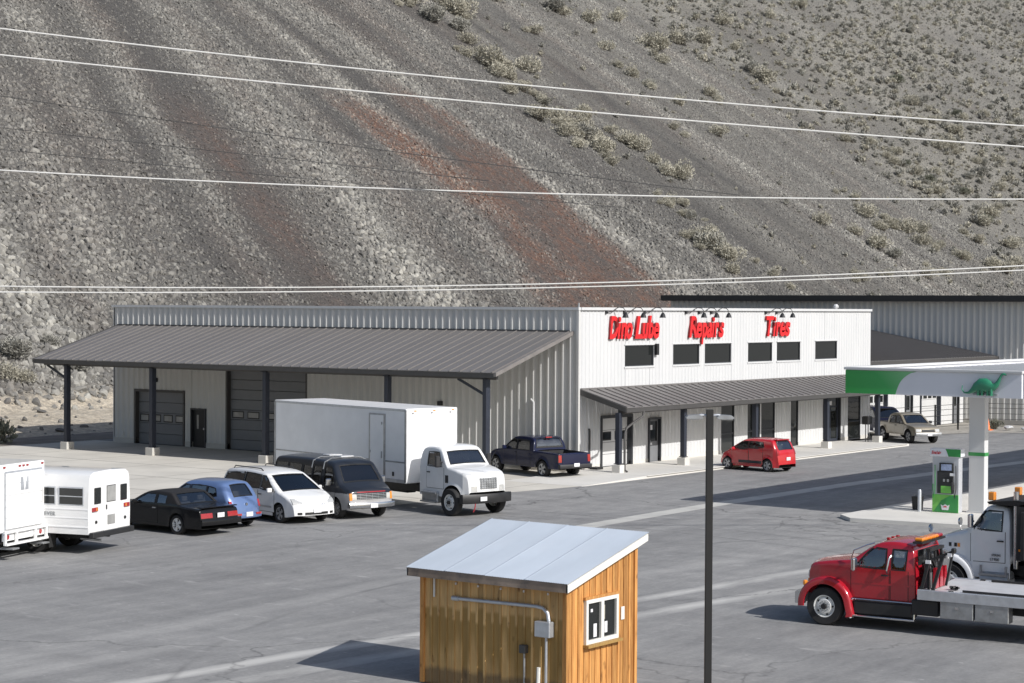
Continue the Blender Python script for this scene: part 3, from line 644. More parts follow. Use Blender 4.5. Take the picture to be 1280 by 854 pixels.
d = man_door(shop, FO, FU, FN, 6.1, 7.05, .12, 2.2, 'door_grey', (6.2, 6.95, 1.12, 2.1))
m = MB(); slab_on(m, FO, FU, FN, 6.28, 6.52, 1.68, 1.92, -.06, -.054, 'plate_white'); slab_on(m, FO, FU, FN, 6.28, 6.5, .95, 1.06, -.06, -.05, 'plate_white'); m.build('door_notice', d)
d = man_door(shop, FO, FU, FN, 24.4, 26.28, .12, 2.75, 'post_blue', (24.55, 25.28, .3, 2.05))
m = MB(); slab_on(m, FO, FU, FN, 25.42, 26.12, .3, 2.05, -.07, -.06, 'shop_glass'); m.build('pane', d)
m = MB(); slab_on(m, FO, FU, FN, 24.55, 26.12, 2.15, 2.65, -.07, -.06, 'shop_glass'); m.build('transom', d)
m = MB(); slab_on(m, FO, FU, FN, 25.0, 25.5, 2.2, 2.42, -.06, -.05, 'plate_white'); m.build('door_notice', d)
# small fittings on the walls
def wall_lamp(c, d): return onebox('wall_lamp', c, d, 'door_black', shop, .02)
wall_lamp((-27.96, -.13, 3.55), (.24, .2, .22)); wall_lamp((-8.03, -.13, 2.95), (.24, .2, .22)); wall_lamp((.12, 6.62, 5.62), (.16, .2, .55))
m = MB(); m.tube([(-2.6, -.03, 3.35), (-2.6, -.09, 3.3), (-2.45, -.09, 3.2), (-2.45, -.09, .3)], .055, 'white_sheet'); m.build('downpipe', shop)
m = MB(); m.tube([(.03, .9, 2.0), (.06, .9, 1.9), (.06, .9, .15)], .05, 'trim_dark'); m.build('downpipe', shop)
onebox('outlet_box', (-30.6, -.07, .55), (.1, .08, .2), 'white_sheet', shop)
onebox('floodlight', (.0, 25.8, 7.78), (.28, .28, .28), 'white_sheet', shop, .09)
m = MB(); m.cyl((.02, .0, 7.6), (.02, 0, 7.85), .05, 'bare_metal'); m.build('vent_stub', shop)
M('trim_brown', (.19, .175, .165), .5)
# ---- lean-to roofs: each roof sheet between two seams is a piece of its own
def roof_sheets(parent, n, start, step, run, mesh):
    for i in range(n): link('roof_sheet', mesh, parent, start + step*i)
def sheet_mesh(w, run, drop, along, down, mat='roof_sheet_brown'):
    """one standing seam sheet: w along 'along', sloping 'run' out along 'down' and 'drop' lower"""
    A, D = Vector(along), Vector(down); m = MB(); s = Vector((0, 0, 0)) + D*run - Vector((0, 0, drop)); Z = Vector((0, 0, 1))
    prof = [(.0, .0), (.0, .05), (.035, .05), (.055, .004), (w-.006, .004), (w-.006, -.02), (.0, -.02)]
    m.prism(prof, lambda u, v, d: A*u + s*d + Z*v, 0, 1, mat); return m.mesh('roof_sheet')
can = MB(); can.box((-15.7, -5.93, 4.62), (30.7, .10, .2), 'trim_dark')
can.prism([(-.05, 6.55), (-6.0, 4.76), (-6.0, 4.58), (-.05, 6.37)], lambda u, v, d: (d, u, v), -.36, -.22, 'trim_brown')
can.prism([(-.05, 6.55), (-6.0, 4.76), (-6.0, 4.58), (-.05, 6.37)], lambda u, v, d: (d, u, v), -31.1, -31.0, 'trim_dark')
can.box((-15.7, -.07, 6.53), (30.6, .14, .10), 'trim_dark')
can.box((-15.7, -5.4, 4.55), (30.2, .14, .26), 'trim_dark')
canopy = can.build('canopy', shop)
sm_ = sheet_mesh(.6, 5.98, 1.78, (-1, 0, 0), (0, -1, 0))
roof_sheets(canopy, 51, Vector((-.42, -.03, 6.53)), Vector((-.5985, 0, 0)), 0, sm_)
m = MB()
for k in range(16): m.bar((-1.2-1.9*k, -.1, 6.32), (-1.2-1.9*k, -5.8, 4.60), .08, .18, 'trim_dark')
tag(m.build('rafter', canopy), kind='stuff')
post_m = MB(); post_m.box((0, 0, 2.42), (.22, .30, 4.04), 'post_blue', bev=.012); post_m.box((0, 0, .42), (.36, .40, .03), 'post_blue'); post_m.box((0, 0, 4.45), (.36, .42, .03), 'post_blue')
post_me = post_m.mesh('canopy_post')
ped_m = MB(); ped_m.box((0, 0, .2), (.52, .52, .4), 'concrete', bev=.015); ped_me = ped_m.mesh('pedestal')
for xa in (29.0, 22.5, 14.6, 6.9, 1.2):
    p = link('canopy_post', post_me, shop, (-xa, -5.4, 0)); link('pedestal', ped_me, p)
    m = MB()
    for sx in ((-1,) if xa > 28 or xa < 2 else ()): m.bar((sx*.1, 0, 3.75), (sx*1.6, 0, 4.42), .09, .10, 'post_blue')
    if m.v: m.build('knee_brace', p)
aw = MB(); aw.box((2.58, 15.1, 2.96), (.10, 30.0, .19), 'trim_dark')
for y0, y1 in ((.07, .17), (30.05, 30.15)): aw.prism([(.05, 3.86), (2.6, 3.10), (2.6, 2.88), (.05, 3.6)], lambda u, v, d: (u, d, v), y0, y1, 'trim_dark')
aw.box((.05, 15.1, 3.85), (.10, 29.8, .10), 'roof_sheet_brown'); aw.box((2.2, 15.1, 2.9), (.14, 29.9, .2), 'trim_dark'); awning = aw.build('awning', shop)
sm2 = sheet_mesh(.65, 2.6, .74, (0, 1, 0), (1, 0, 0)); roof_sheets(awning, 46, Vector((.03, .13, 3.83)), Vector((0, .651, 0)), 0, sm2)
m = MB()
for k in range(15): m.bar((.1, 1+2*k, 3.66), (2.45, 1+2*k, 2.98), .07, .14, 'trim_dark')
tag(m.build('rafter', awning), kind='stuff')
ap_m = MB(); ap_m.box((0, 0, 1.68), (.24, .24, 2.34), 'post_blue', bev=.012); ap_m.box((0, 0, .53), (.32, .32, .03), 'post_blue'); ap_me = ap_m.mesh('awning_post')
pd_m = MB(); pd_m.box((0, 0, .28), (.44, .44, .40), 'walk_concrete', bev=.012); pd_me = pd_m.mesh('pedestal')
for yb in (.1, 5.75, 12.7, 20.5, 26.7): p = link('awning_post', ap_me, shop, (2.2, yb, 0)); link('pedestal', pd_me, p)
m = MB(); m.tube([(2.6, 1.6, 2.9), (2.62, 1.45, 2.65), (2.5, .9, 2.4), (2.42, .42, 2.15), (2.40, .30, 1.9), (2.40, .30, .25), (2.55, .3, .16)], .055, 'trim_dark'); m.build('downpipe', awning)
m = MB(); m.box((.45, .9, .18), (.45, .5, .12), 'door_black', bev=.02); tag(m.build('drain_grate', shop))

# ---- sign letters and their lamps
def wall_sign(label, text, y0, y1, z0, h):
    s = thing('wall_sign', label, 'sign', (0, y0, z0), 0, 'red signs along the top of the white wall')
    y = 0.; n = len(text.replace(' ', '')); caps = [c.isupper() for c in text]
    wid = [.55 if c == ' ' else 1.35 if c.isupper() else .55 if c in 'il' else 1.0 if c not in 'r' else .85 for c in text]
    k = (y1-y0)/sum(wid)
    for c, w in zip(text, wid):
        if c != ' ':
            H = h*1.36
            cu = bpy.data.curves.new('glyph', 'FONT'); cu.body = c; cu.size = 1; cu.extrude = .5; cu.offset = .03; cu.shear = .24; cu.resolution_u = 4; cu.bevel_depth = 0
            ob = bpy.data.objects.new('glyph', cu); COL.objects.link(ob)
            me = bpy.data.meshes.new_from_object(ob.evaluated_get(bpy.context.evaluated_depsgraph_get())); bpy.data.objects.remove(ob); bpy.data.curves.remove(cu)
            xs = [v.co.x for v in me.vertices]; x0, x1 = min(xs), max(xs); tw = w*k*1.12
            me.materials.clear(); me.materials.append(MATS['sign_red']); me.materials.append(MATS['sign_return'])
            for p in me.polygons: p.material_index = 0 if p.normal.z > .8 else 1
            for v in me.vertices: v.co = Vector((.035 + (v.co.z+.5)*.11, (v.co.x-x0)/(x1-x0)*tw, v.co.y*H*(1. if c.isupper() else 1.02)))
            link('letter', me, s, (0, y, 0))
        y += w*k
    m = MB(); m.box((.05, (y1-y0)/2, .12), (.06, y1-y0-.5, .05), 'bare_metal'); m.build('mounting_rail', s)
wall_sign('leftmost red raised lettering reading two words above the first upper window', 'Dino Lube', 2.42, 6.75, 6.2, 1.08)
wall_sign('middle red raised lettering reading Repairs above the paired upper windows', 'Repairs', 9.62, 13.0, 6.2, 1.08)
wall_sign('rightmost red raised lettering reading Tires high on the white wall', 'Tires', 17.5, 20.1, 6.2, 1.08)
lamp_y = [(3.0, 0), (4.55, 0), (6.3, 0), (10.18, 1), (11.43, 1), (12.64, 1), (18.32, 2), (19.48, 2)]
LW = ['the leftmost red sign', 'the middle red sign Repairs', 'the rightmost red sign Tires']; cnt = {}
ORD = {0: ['left', 'middle', 'right'], 1: ['left', 'middle', 'right'], 2: ['left', 'right']}
for y, k in lamp_y:
    i = cnt.get(k, 0); cnt[k] = i+1
    L = thing('sign_lamp', f'black gooseneck lamp arching off the parapet, {ORD[k][i]} one above {LW[k]}', 'lamp', (0, y, 7.3), 0, 'gooseneck lamps over the signs')
    m = MB(); m.box((.05, -.75, .12), (.08, .14, .14), 'door_black'); m.build('bracket', L)
    m = MB(); m.tube([(.08, -.75, .12), (.12, -.35, .14), (.16, -.18, .26), (.28, -.05, .36), (.50, 0, .34), (.62, 0, .22), (.64, 0, .06)], .02, 'door_black', 6); m.build('arm', L)
    m = MB(); m.lathe([(.03, .12), (.08, .07), (.12, -.02), (.155, -.13), (.15, -.135), (.0, -.06)], lambda x_, y_, h: (.64+x_-.10*h, y_+.25*h, h), 'door_black', 14); m.build('shade', L)

# ------------------------------------------------------------------ the big rear building with its lean-to
rear = thing('rear_warehouse', 'tall grey metal warehouse with dark roof edge standing behind the white sign wall', 'building', (0, 0, 0))
ribbed_wall('side_wall', rear, (5, 50, 0), (-1, 0, 0), (0, -1, 0), 31, .3, 8.2, [], .44, .27, .085, 'grey_sheet')
m = MB(); m.box((4.95, 66, 4.1), (.1, 31.9, 8.2), 'white_sheet'); m.box((-26, 66, 4.1), (.1, 31.9, 8.2), 'grey_sheet'); m.box((-10.5, 50.03, .15), (30.8, .1, .3), 'concrete'); m.build('end_wall', rear)
m = MB(); m.prism([(49.35, 8.2), (49.35, 8.62), (81.9, 8.60), (81.9, 8.25), (50.1, 8.2)], lambda u, v, d: (d, u, v), -26.4, 5.35, 'trim_dark'); m.build('roof', rear)
m = MB(); m.box((-10.5, 49.3, 8.42), (31.9, .12, .38), 'door_black'); m.build('eaves_gutter', rear)
lean = MB(); lean.prism([(-12, 6.62), (-.26, 4.56), (-.26, 4.44), (-12, 6.5)], lambda u, v, d: (u, d, v), 30.35, 49.97, 'roof_sheet_brown')
lr = lean.build('lean_to_roof', rear); m = MB()
for k in range(48): m.bar((-12, 30.6+.405*k, 6.645), (-.26, 30.6+.405*k, 4.585), .04, .045, 'roof_sheet_brown')
tag(m.build('roof_rib', lr), kind='stuff')
m = MB(); m.box((-.2, 40.1, 4.46), (.12, 19.4, .18), 'trim_dark'); m.build('eaves_gutter', lr)
LWO, LWU, LWN = (-2.7, 0, 0), (0, 1, 0), (1, 0, 0)
lo = [(35.2, 38.0, 0, 2.9), (40.8, 41.75, 0, 2.3), (43.1, 46.0, 0, 2.9), (48.2, 49.05, 0, 2.3)]
ribbed_wall('lean_to_wall', rear, LWO, LWU, LWN, 49.96, .05, 4.6, lo, .38, .1, .03, 'white_sheet', u0=30.4)
for a, b, c, d in (lo[0], lo[2]): sectional_door(rear, LWO, LWU, LWN, a, b, .02, d, 'white_sheet', 5, 3, 4, 'post_blue', name='roller_door')
for a, b, c, d in (lo[1], lo[3]): man_door(rear, LWO, LWU, LWN, a, b, .02, d, 'door_grey', (a+.15, b-.15, 1.2, 2.1))

# wire fence in front of the lean-to
fen = thing('wire_fence', 'thin dark wire fence with slim posts across the far gravel verge', 'fence', (0, 0, 0))
fp = [(-.6, 33.8), (-.3, 36.6), (.0, 39.4), (.3, 42.2), (1.3, 44.6), (4.0, 45.3), (6.8, 45.6), (9.6, 45.9)]
for X, Y in fp:
    m = MB(); m.box((0, 0, .85), (.09, .09, 1.7), 'door_black'); m.build('post', fen, (X, Y, 0))
for zz in (.3, .65, 1.0, 1.35, 1.64):
    m = MB(); m.tube([(X, Y, zz) for X, Y in fp], .016, 'black_steel', 5); m.build('rail', fen)
m = MB(); m.lathe([(0, .72), (.05, .71), (.07, .66), (.16, .08), (.17, .05)], lambda a, b, h: (a, b, h), 'lamp_amber', 12); m.box((0, 0, .02), (.46, .46, .045), 'lamp_amber')
MATS['cone_orange'] = M('cone_orange', (.85, .20, .05), .5)
for i, mm in enumerate(m.mats): m.mats[i] = MATS['cone_orange']
cone = m.build('traffic_cone', None, (1.9, 43.0, .02)); tag(cone, 'orange cone standing on the verge by the far wire fence', 'cone'); cone.scale = (1.3, 1.3, 1.2)
sh = link('verge_shrub', bushes[4], None, (2.0, 44.1, 0)); sh.scale = (.6, .6, .55); tag(sh, 'dark green shrub next to the orange cone by the fence', 'shrub')
for X, Y, s in ((3.1, 43.6, .42), (4.4, 43.1, .36)):
    o = link('pale_boulder', rocks[2].data.copy(), None, (X, Y, .18)); o.data.materials[0] = MATS['white_sheet']; o.scale = (s*1.5, s*1.5, s)
    tag(o, 'white painted boulder beside the shrub on the far verge' if s > .4 else 'white painted boulder to the right of the canopy column on the verge', 'rock', 'white boulders on the verge')
st = thing('stand_box', 'black box on thin legs standing on the pavement by the last shop window', 'post box', (1.6, 26.6, .12))
m = MB(); m.box((0, 0, 1.22), (.42, .5, .46), 'door_black', bev=.04); m.build('box', st)
for dy in (-.16, .16):
    m = MB(); m.cyl((0, dy, 0), (0, dy, 1.0), .025, 'door_black'); m.build('leg', st)
# ------------------------------------------------------------------ vehicles
def paint(name, c, rough=.32, coat=.7, dirt=(.30, .27, .23), amt=None, metal=0.):
    lum = max(c); dirt = tuple(lerp(k, d, .10 if lum < .06 else .5) for k, d in zip(c, dirt)); amt = .10 if amt is None else amt
    return M(name, c, rough, metal, .05, 1.3, coat=coat*(.35 if lum < .06 else 1), spec=.22 if lum < .06 else .5, dirt=dirt, dirt_amt=amt)
paint('paint_white', (.79, .79, .785)); paint('paint_black', (.010, .010, .011), .22, 1.); paint('paint_blue', (.125, .195, .38), .3, 1., metal=.25)
paint('paint_navy', (.012, .016, .045), .25, 1.); paint('paint_red', (.52, .012, .02), .25, 1.); paint('paint_tan', (.33, .29, .22), .32, .8, metal=.3)
paint('paint_silver', (.42, .42, .43), .35, .7, metal=.35); paint('paint_charcoal', (.020, .024, .033), .3, .8); paint('paint_tow_red', (.40, .010, .022), .22, 1.)
paint('paint_offwhite', (.86, .86, .86), .4, .3, amt=.04); paint('paint_silver_white', (.74, .75, .77), .32, .8); paint('vinyl_black', (.022, .021, .022), .6, .1)
def chaikin(P, n=2, keep=True):
    for _ in range(n):
        Q = [P[0]]
        for a, b in zip(P, P[1:]):
            Q.append((a[0]*.75+b[0]*.25, a[1]*.75+b[1]*.25)); Q.append((a[0]*.25+b[0]*.75, a[1]*.25+b[1]*.75))
        Q.append(P[-1]); P = Q
    return P
def inside(poly, x, y):
    c = False; j = len(poly)-1
    for i in range(len(poly)):
        (xi, yi), (xj, yj) = poly[i], poly[j]
        if (yi > y) != (yj > y) and x < (xj-xi)*(y-yi)/(yj-yi)+xi: c = not c
        j = i
    return c
class Body:
    """a lofted car shell: side profile, plan width, tumblehome, wheel arches; x forward, z up"""
    def __init__(s, prof, plan, belt, mat, zf=.25, tumble=.22, arches=(), rr=.07, crown=.03, bow=(.10, .06), tuck=.05, flare=.0, matfn=None, side_win=(), top_win=(), open_bed=None, smooth=2, dx=.055, glass=GLASS, bowlen=.8):
        s.prof = chaikin(prof, smooth); s.plan = plan; s.belt = belt; s.mat = mat; s.zf = zf; s.tum = tumble; s.arches = arches; s.rr = rr; s.crown = crown
        s.bowf, s.bowr = bow; s.tuck = tuck; s.flare = flare; s.matfn = matfn or (lambda x, z: mat); s.side_win = side_win; s.top_win = top_win; s.bed = open_bed; s.glass = glass; s.bl = bowlen
        s.x0, s.x1 = s.prof[0][0], s.prof[-1][0]; s.wmax = max(w for _, w in plan); s.dx = dx
    def ztop(s, x): return interp(s.prof, x)
    def zbot(s, x):
        z = s.zf
        k = (x-(s.x1-.5))/.5
        if k > 0: z += .06*k
        for xc, zc, r in s.arches:
            if abs(x-xc) < r: z = max(z, zc + math.sqrt(r*r-(x-xc)**2))
        return min(z, s.ztop(x))
    def w(s, x, z):
        W = interp(s.plan, x); b = s.belt(x) if callable(s.belt) else s.belt
        if z > b: W -= s.tum*(z-b)*(.6+.4*min(1, (z-b)/.5))
        else: W -= s.tuck*((b-z)/max(.2, b))**2
        zt, zb = s.ztop(x), s.zbot(x); rr = min(s.rr, max(.001, (zt-zb)*.5)); d = zt-z
        if d < rr: W -= rr*(1-math.sqrt(max(0, 1-(1-max(0, d)/rr)**2)))
        for xc, zc, r in s.arches:
            e = math.hypot(x-xc, max(0, z-zc)) - r
            if s.flare and e < .16: W += s.flare*(1-max(0, e)/.16)**1.5
        return max(.02, W)
    def bend(s, x, y, z):
        u = min(1.1, abs(y)/s.wmax); k = max(0, (x-(s.x1-s.bl))/s.bl); x2 = x - s.bowf*u**2.5*k
        k = max(0, ((s.x0+s.bl)-x)/s.bl); return Vector((x2 + s.bowr*u**2.5*k, y, z))
    def side(s, x, z, sg, off=0.): return s.bend(x, sg*(s.w(x, z)+off), z)
    def top(s, x, u, off=0.):
        zt = s.ztop(x); wt = s.w(x, zt); dz = (s.ztop(min(s.x1, x+.03))-s.ztop(max(s.x0, x-.03))); dxx = min(s.x1, x+.03)-max(s.x0, x-.03)
        n = Vector((-dz, 0, dxx)).normalized(); p = s.bend(x, u*wt, zt + s.crown*(1-u*u)*min(1, max(.15, dxx/math.hypot(dxx, dz)))); return p + n*off
    def samples(s):
        X = {round(x, 4) for x, _ in s.prof}
        for xc, zc, r in s.arches:
            for k in range(17): X.add(round(xc - r*.9995*math.cos(math.pi*k/16), 4))
            X.add(round(xc-r-.004, 4)); X.add(round(xc+r+.004, 4))
        for a, b, _ in s.top_win: X.add(round(a, 4)); X.add(round(b, 4))
        X = sorted(x for x in X if s.x0 <= x <= s.x1); out = [X[0]]
        for x in X[1:]:
            g = x-out[-1]
            if g < .004: continue
            n = max(1, math.ceil(g/s.dx))
            a = out[-1]
            for k in range(1, n+1): out.append(a+g*k/n)
        return out
    def build(s, parent, name='body'):
        xs = s.samples(); NL, NR = 20, 5; m = MB()
        for sg in (1, -1):
            cols = []
            for x in xs:
                zb, zt = s.zbot(x), s.ztop(x); rr = min(s.rr, max(.001, (zt-zb)*.5)); zs = [lerp(zb, zt-rr, k/NL) for k in range(NL+1)] + [zt-rr+rr*math.sin(math.pi/2*k/NR) for k in range(1, NR+1)]
                cols.append([(x, z) for z in zs])
            for a, b in zip(cols, cols[1:]):
                for k in range(NL+NR):
                    q = [a[k], b[k], b[k+1], a[k+1]]; cx = sum(p[0] for p in q)/4; cz = sum(p[1] for p in q)/4
                    if any(inside(p, cx, cz) for p in s.side_win): continue
                    m.add([s.side(p[0], p[1], sg) for p in q], [(0, 1, 2, 3)], s.matfn(cx, cz), True)
        NU = 10
        for xa, xb in zip(xs, xs[1:]):
            xm = (xa+xb)/2
            mgs = [mg for a, b, mg in s.top_win if a-1e-4 < xm < b+1e-4]; mg = mgs[0] if mgs else .10
            def us(x):
                wt = s.w(x, s.ztop(x)); e = 1-min(.4, mg/wt); return [-1, -(1+e)/2] + [lerp(-e, e, k/8) for k in range(9)] + [(1+e)/2, 1]
            ua, ub = us(xa), us(xb)
            for k in range(len(ua)-1):
                if mgs and 2 <= k < len(ua)-3: continue
                if s.bed and s.bed[0] < xm < s.bed[1] and abs(ua[k]+ua[k+1])/2 < .84: continue
                m.add([s.top(xa, ua[k]), s.top(xb, ub[k]), s.top(xb, ub[k+1]), s.top(xa, ua[k+1])], [(0, 1, 2, 3)], s.matfn(xm, s.ztop(xm)), True)
            m.add([s.side(xa, s.zbot(xa), 1), s.side(xb, s.zbot(xb), 1), s.side(xb, s.zbot(xb), -1), s.side(xa, s.zbot(xa), -1)], [(0, 1, 2, 3)], 'underside')
        if s.bed:
            a, b = s.bed; zt = min(s.ztop(a+.05), s.ztop(b-.05)); ww = .82*s.w((a+b)/2, zt); zf_ = zt-.48
            P = [(a, -ww), (b, -ww), (b, ww), (a, ww)]
            vs = [(x, y, zf_) for x, y in P] + [(x, y, zt+.02) for x, y in P]
            m.add(vs, [(0, 1, 2, 3), (0, 1, 5, 4), (1, 2, 6, 5), (2, 3, 7, 6), (3, 0, 4, 7)], 'dark_plastic')
        body = m.build(name, parent, sharp=32)
        for poly in s.side_win:
            n = len(poly); cx = sum(p[0] for p in poly)/n; cz = sum(p[1] for p in poly)/n; fine = []
            for (ax, az), (bx, bz) in zip(poly, poly[1:]+poly[:1]):
                for k in range(4): fine.append((lerp(ax, bx, k/4), lerp(az, bz, k/4)))
            def grow(p, d):
                l = math.hypot(p[0]-cx, p[1]-cz); return (p[0]+(p[0]-cx)/l*d, p[1]+(p[1]-cz)/l*d)
            for sg in (1, -1):
                g = MB(); g.add([s.side(*grow(p, .02), sg, -.012) for p in fine] + [s.side(cx, cz, sg, -.012)], [(i, (i+1) % len(fine), len(fine)) for i in range(len(fine))], s.glass, True); w_ = g.build('side_window', body)
                r = MB(); N = len(fine); vs = [s.side(*grow(p, -.012), sg, .004) for p in fine] + [s.side(*grow(p, .034), sg, .006) for p in fine]
                r.add(vs, [(i, (i+1) % N, N+(i+1) % N, N+i) for i in range(N)], 'seal_black'); r.build('window_seal', w_)
        for a, b, mg in s.top_win:
            nm = 'windscreen' if (a+b)/2 > (s.x0+s.x1)/2 else 'rear_window'; g = MB(); rows = []; edge = []
            n = 8
            for k in range(n+1):
                x = lerp(a-.005, b+.005, k/n); wt = s.w(x, s.ztop(x)); uu = (wt-mg+.05)/wt
                rows.append([s.top(x, lerp(-uu, uu, j/8), -.008) for j in range(9)])
            g.grid(rows, s.glass); gp = g.build(nm, body)
            r = MB(); ring = [(lerp(a, b, k/8), -1) for k in range(9)] + [(b, lerp(-1, 1, k/8)) for k in range(1, 9)] + [(lerp(b, a, k/8), 1) for k in range(1, 9)] + [(a, lerp(1, -1, k/8)) for k in range(1, 8)]; N = len(ring)
            def sp(x, q, d, o):
                wt = s.w(x, s.ztop(x)); e = 1-min(.4, mg/wt); return s.top(min(max(x, s.x0), s.x1), q*(e+d/wt), o)
            da = (b-a)*.04
            r.add([sp(x + (da if x <= a+1e-6 else -da if x >= b-1e-6 else 0), q, -.02 if abs(q) > .99 else 0, .004) for x, q in ring] + [sp(x + (-.02 if x <= a+1e-6 else .02 if x >= b-1e-6 else 0)*(b-a)/.5, q, .02 if abs(q) > .99 else 0, .006) for x, q in ring], [(i, (i+1) % N, N+(i+1) % N, N+i) for i in range(N)], 'seal_black'); r.build('window_seal', gp)
        return body
    # trims that follow the shell
    def side_patch(s, name, parent, x0, x1, z0, z1, mat, sides=(1, -1), off=.006, nx=10, nz=6, skirt=.02, cut=None):
        out = []
        for sg in sides:
            m = MB(); P = [[s.side(lerp(x0, x1, i/nx), lerp(z0, z1, j/nz), sg, off) for j in range(nz+1)] for i in range(nx+1)]
            m.grid(P, mat)
            ring = [(i, 0) for i in range(nx+1)] + [(nx, j) for j in range(1, nz+1)] + [(i, nz) for i in range(nx-1, -1, -1)] + [(0, j) for j in range(nz-1, 0, -1)]
            vo = [P[i][j] for i, j in ring]; vi = [s.side(lerp(x0, x1, i/nx), lerp(z0, z1, j/nz), sg, off-skirt) for i, j in ring]; N = len(ring)
            m.add(vo+vi, [(i, (i+1) % N, N+(i+1) % N, N+i) for i in range(N)], mat)
            out.append(m.build(name, parent))
        return out
    def door(s, parent, x0, x1, z0, z1, mat=None, sides=(1, -1), handle='dark_plastic', hx=None, hz=None, rear_hinge=False):
        for sg in sides:
            m = MB(); nx, nz = 10, 8
            P = [[s.side(lerp(x0-.016, x1+.016, i/nx), lerp(z0-.016, z1, j/nz), sg, .0025) for j in range(nz+1)] for i in range(nx+1)]; m.grid(P, 'seal_black')
            for i in range(nx):
                for j in range(nz):
                    xa, xb, za, zb = lerp(x0, x1, i/nx), lerp(x0, x1, (i+1)/nx), lerp(z0, z1, j/nz), lerp(z0, z1, (j+1)/nz)
                    m.add([s.side(xa, za, sg, .0065), s.side(xb, za, sg, .0065), s.side(xb, zb, sg, .0065), s.side(xa, zb, sg, .0065)], [(0, 1, 2, 3)], mat or s.matfn((xa+xb)/2, (za+zb)/2), True)
            d = m.build('door', parent, recalc=True)
            if handle:
                h = MB(); xx = (x0+.12) if hx is None else hx; zz = (z1-.1) if hz is None else hz
                h.bar(s.side(xx-.09, zz, sg, .03), s.side(xx+.09, zz, sg, .03), .03, .035, handle); h.build('handle', d)
    def nose(s, z, rear=False):
        P = s.prof if rear else s.prof[::-1]
        for (xa, za), (xb, zb) in zip(P, P[1:]):
            if (za <= z <= zb) or (zb <= z <= za): return lerp(xa, xb, (z-za)/(zb-za) if abs(zb-za) > 1e-6 else 0)
        return P[0][0]
    def front_patch(s, name, parent, y0, y1, z0, z1, mat, off=.012, rear=False, mirror=True, ny=6, nz=4, skirt=.05, child=None):
        out = []; d = -1 if rear else 1
        for sg in ((1, -1) if mirror else (1,)):
            def pt(i, j, o):
                y = sg*lerp(y0, y1, i/ny); z = lerp(z0, z1, j/nz); return s.bend(s.nose(z, rear), y, z) + Vector((d*o, 0, 0))
            m = MB(); m.grid([[pt(i, j, off) for j in range(nz+1)] for i in range(ny+1)], mat)
            ring = [(i, 0) for i in range(ny+1)] + [(ny, j) for j in range(1, nz+1)] + [(i, nz) for i in range(ny-1, -1, -1)] + [(0, j) for j in range(nz-1, 0, -1)]; N = len(ring)
            m.add([pt(i, j, off) for i, j in ring] + [pt(i, j, off-skirt) for i, j in ring], [(i, (i+1) % N, N+(i+1) % N, N+i) for i in range(N)], mat)
            out.append(m.build(name, parent))
        return out
WH = {}
def wheel(parent, x, y, r, w, style='alloy', rimr=None, rim_mat='alloy'):
    key = (r, w, style, rim_mat); rimr = rimr or r*.66
    if key not in WH:
        f = lambda a, b, h: (a, h, b); t = MB()
        t.lathe([(rimr, -w/2+.015), (r*.93, -w/2), (r*.985, -w/2+.03), (r, -w/2+.06), (r, w/2-.06), (r*.985, w/2-.03), (r*.93, w/2), (rimr, w/2-.015)], f, 'rubber', 28)
        q = MB(); q.lathe([(rimr*1.01, w/2-.012), (rimr*.93, w/2-.02), (rimr*.9, w/2-.06), (rimr*.9, -w/2+.02)], f, rim_mat, 28)
        if style == 'alloy':
            q.lathe([(.0, w/2-.035), (.07, w/2-.03), (.075, w/2-.06)], f, rim_mat, 14); q.lathe([(0, w/2-.10), (rimr*.9, w/2-.10)], f, 'black_steel', 20)
            for k in range(5):
                a = 2*math.pi*k/5; c, s_ = math.cos(a), math.sin(a)
                for da in (-.16, .16):
                    c2, s2 = math.cos(a+da), math.sin(a+da); q.bar((c*.04, w/2-.045, s_*.04), (c2*rimr*.92, w/2-.04, s2*rimr*.92), .05*r/.33, .05*r/.33, rim_mat)
        elif style == 'steel':
            q.lathe([(0, w/2-.02), (rimr*.3, w/2-.015), (rimr*.34, w/2-.05), (rimr*.62, w/2-.03), (rimr*.9, w/2-.06)], f, rim_mat, 24)
            for k in range(8):
                a = 2*math.pi*k/8; q.cyl((math.cos(a)*rimr*.72, w/2-.062, math.sin(a)*rimr*.72), (math.cos(a)*rimr*.72, w/2-.030, math.sin(a)*rimr*.72), rimr*.09, 'black_steel', n=8)
        elif style == 'truck':
            q.lathe([(0, w/2+.05), (rimr*.24, w/2+.05), (rimr*.27, w/2-.01)], f, 'black_steel', 16)
            q.lathe([(rimr*.25, w/2-.02), (rimr*.62, w/2-.015), (rimr*.78, w/2-.07), (rimr*.92, w/2-.08)], f, rim_mat, 28)
            for k in range(10):
                a = 2*math.pi*k/10; q.cyl((math.cos(a)*rimr*.44, w/2-.02, math.sin(a)*rimr*.44), (math.cos(a)*rimr*.44, w/2+.025, math.sin(a)*rimr*.44), rimr*.055, 'bare_metal', n=6)
            for k in range(5):
                a = 2*math.pi*(k+.5)/5; q.cyl((math.cos(a)*rimr*.74, w/2-.075, math.sin(a)*rimr*.74), (math.cos(a)*rimr*.74, w/2-.035, math.sin(a)*rimr*.74), rimr*.10, 'black_steel', n=8)
        WH[key] = (t.mesh('wheel'), q.mesh('rim'))
    t, q = WH[key]; o = link('wheel', t, parent, (x, y, r), 0 if y > 0 else math.pi); link('rim', q, o); return o
def axle(parent, x, track, r, w, style='alloy', **k):
    for sg in (1, -1): wheel(parent, x, sg*track/2, r, w, style, **k)
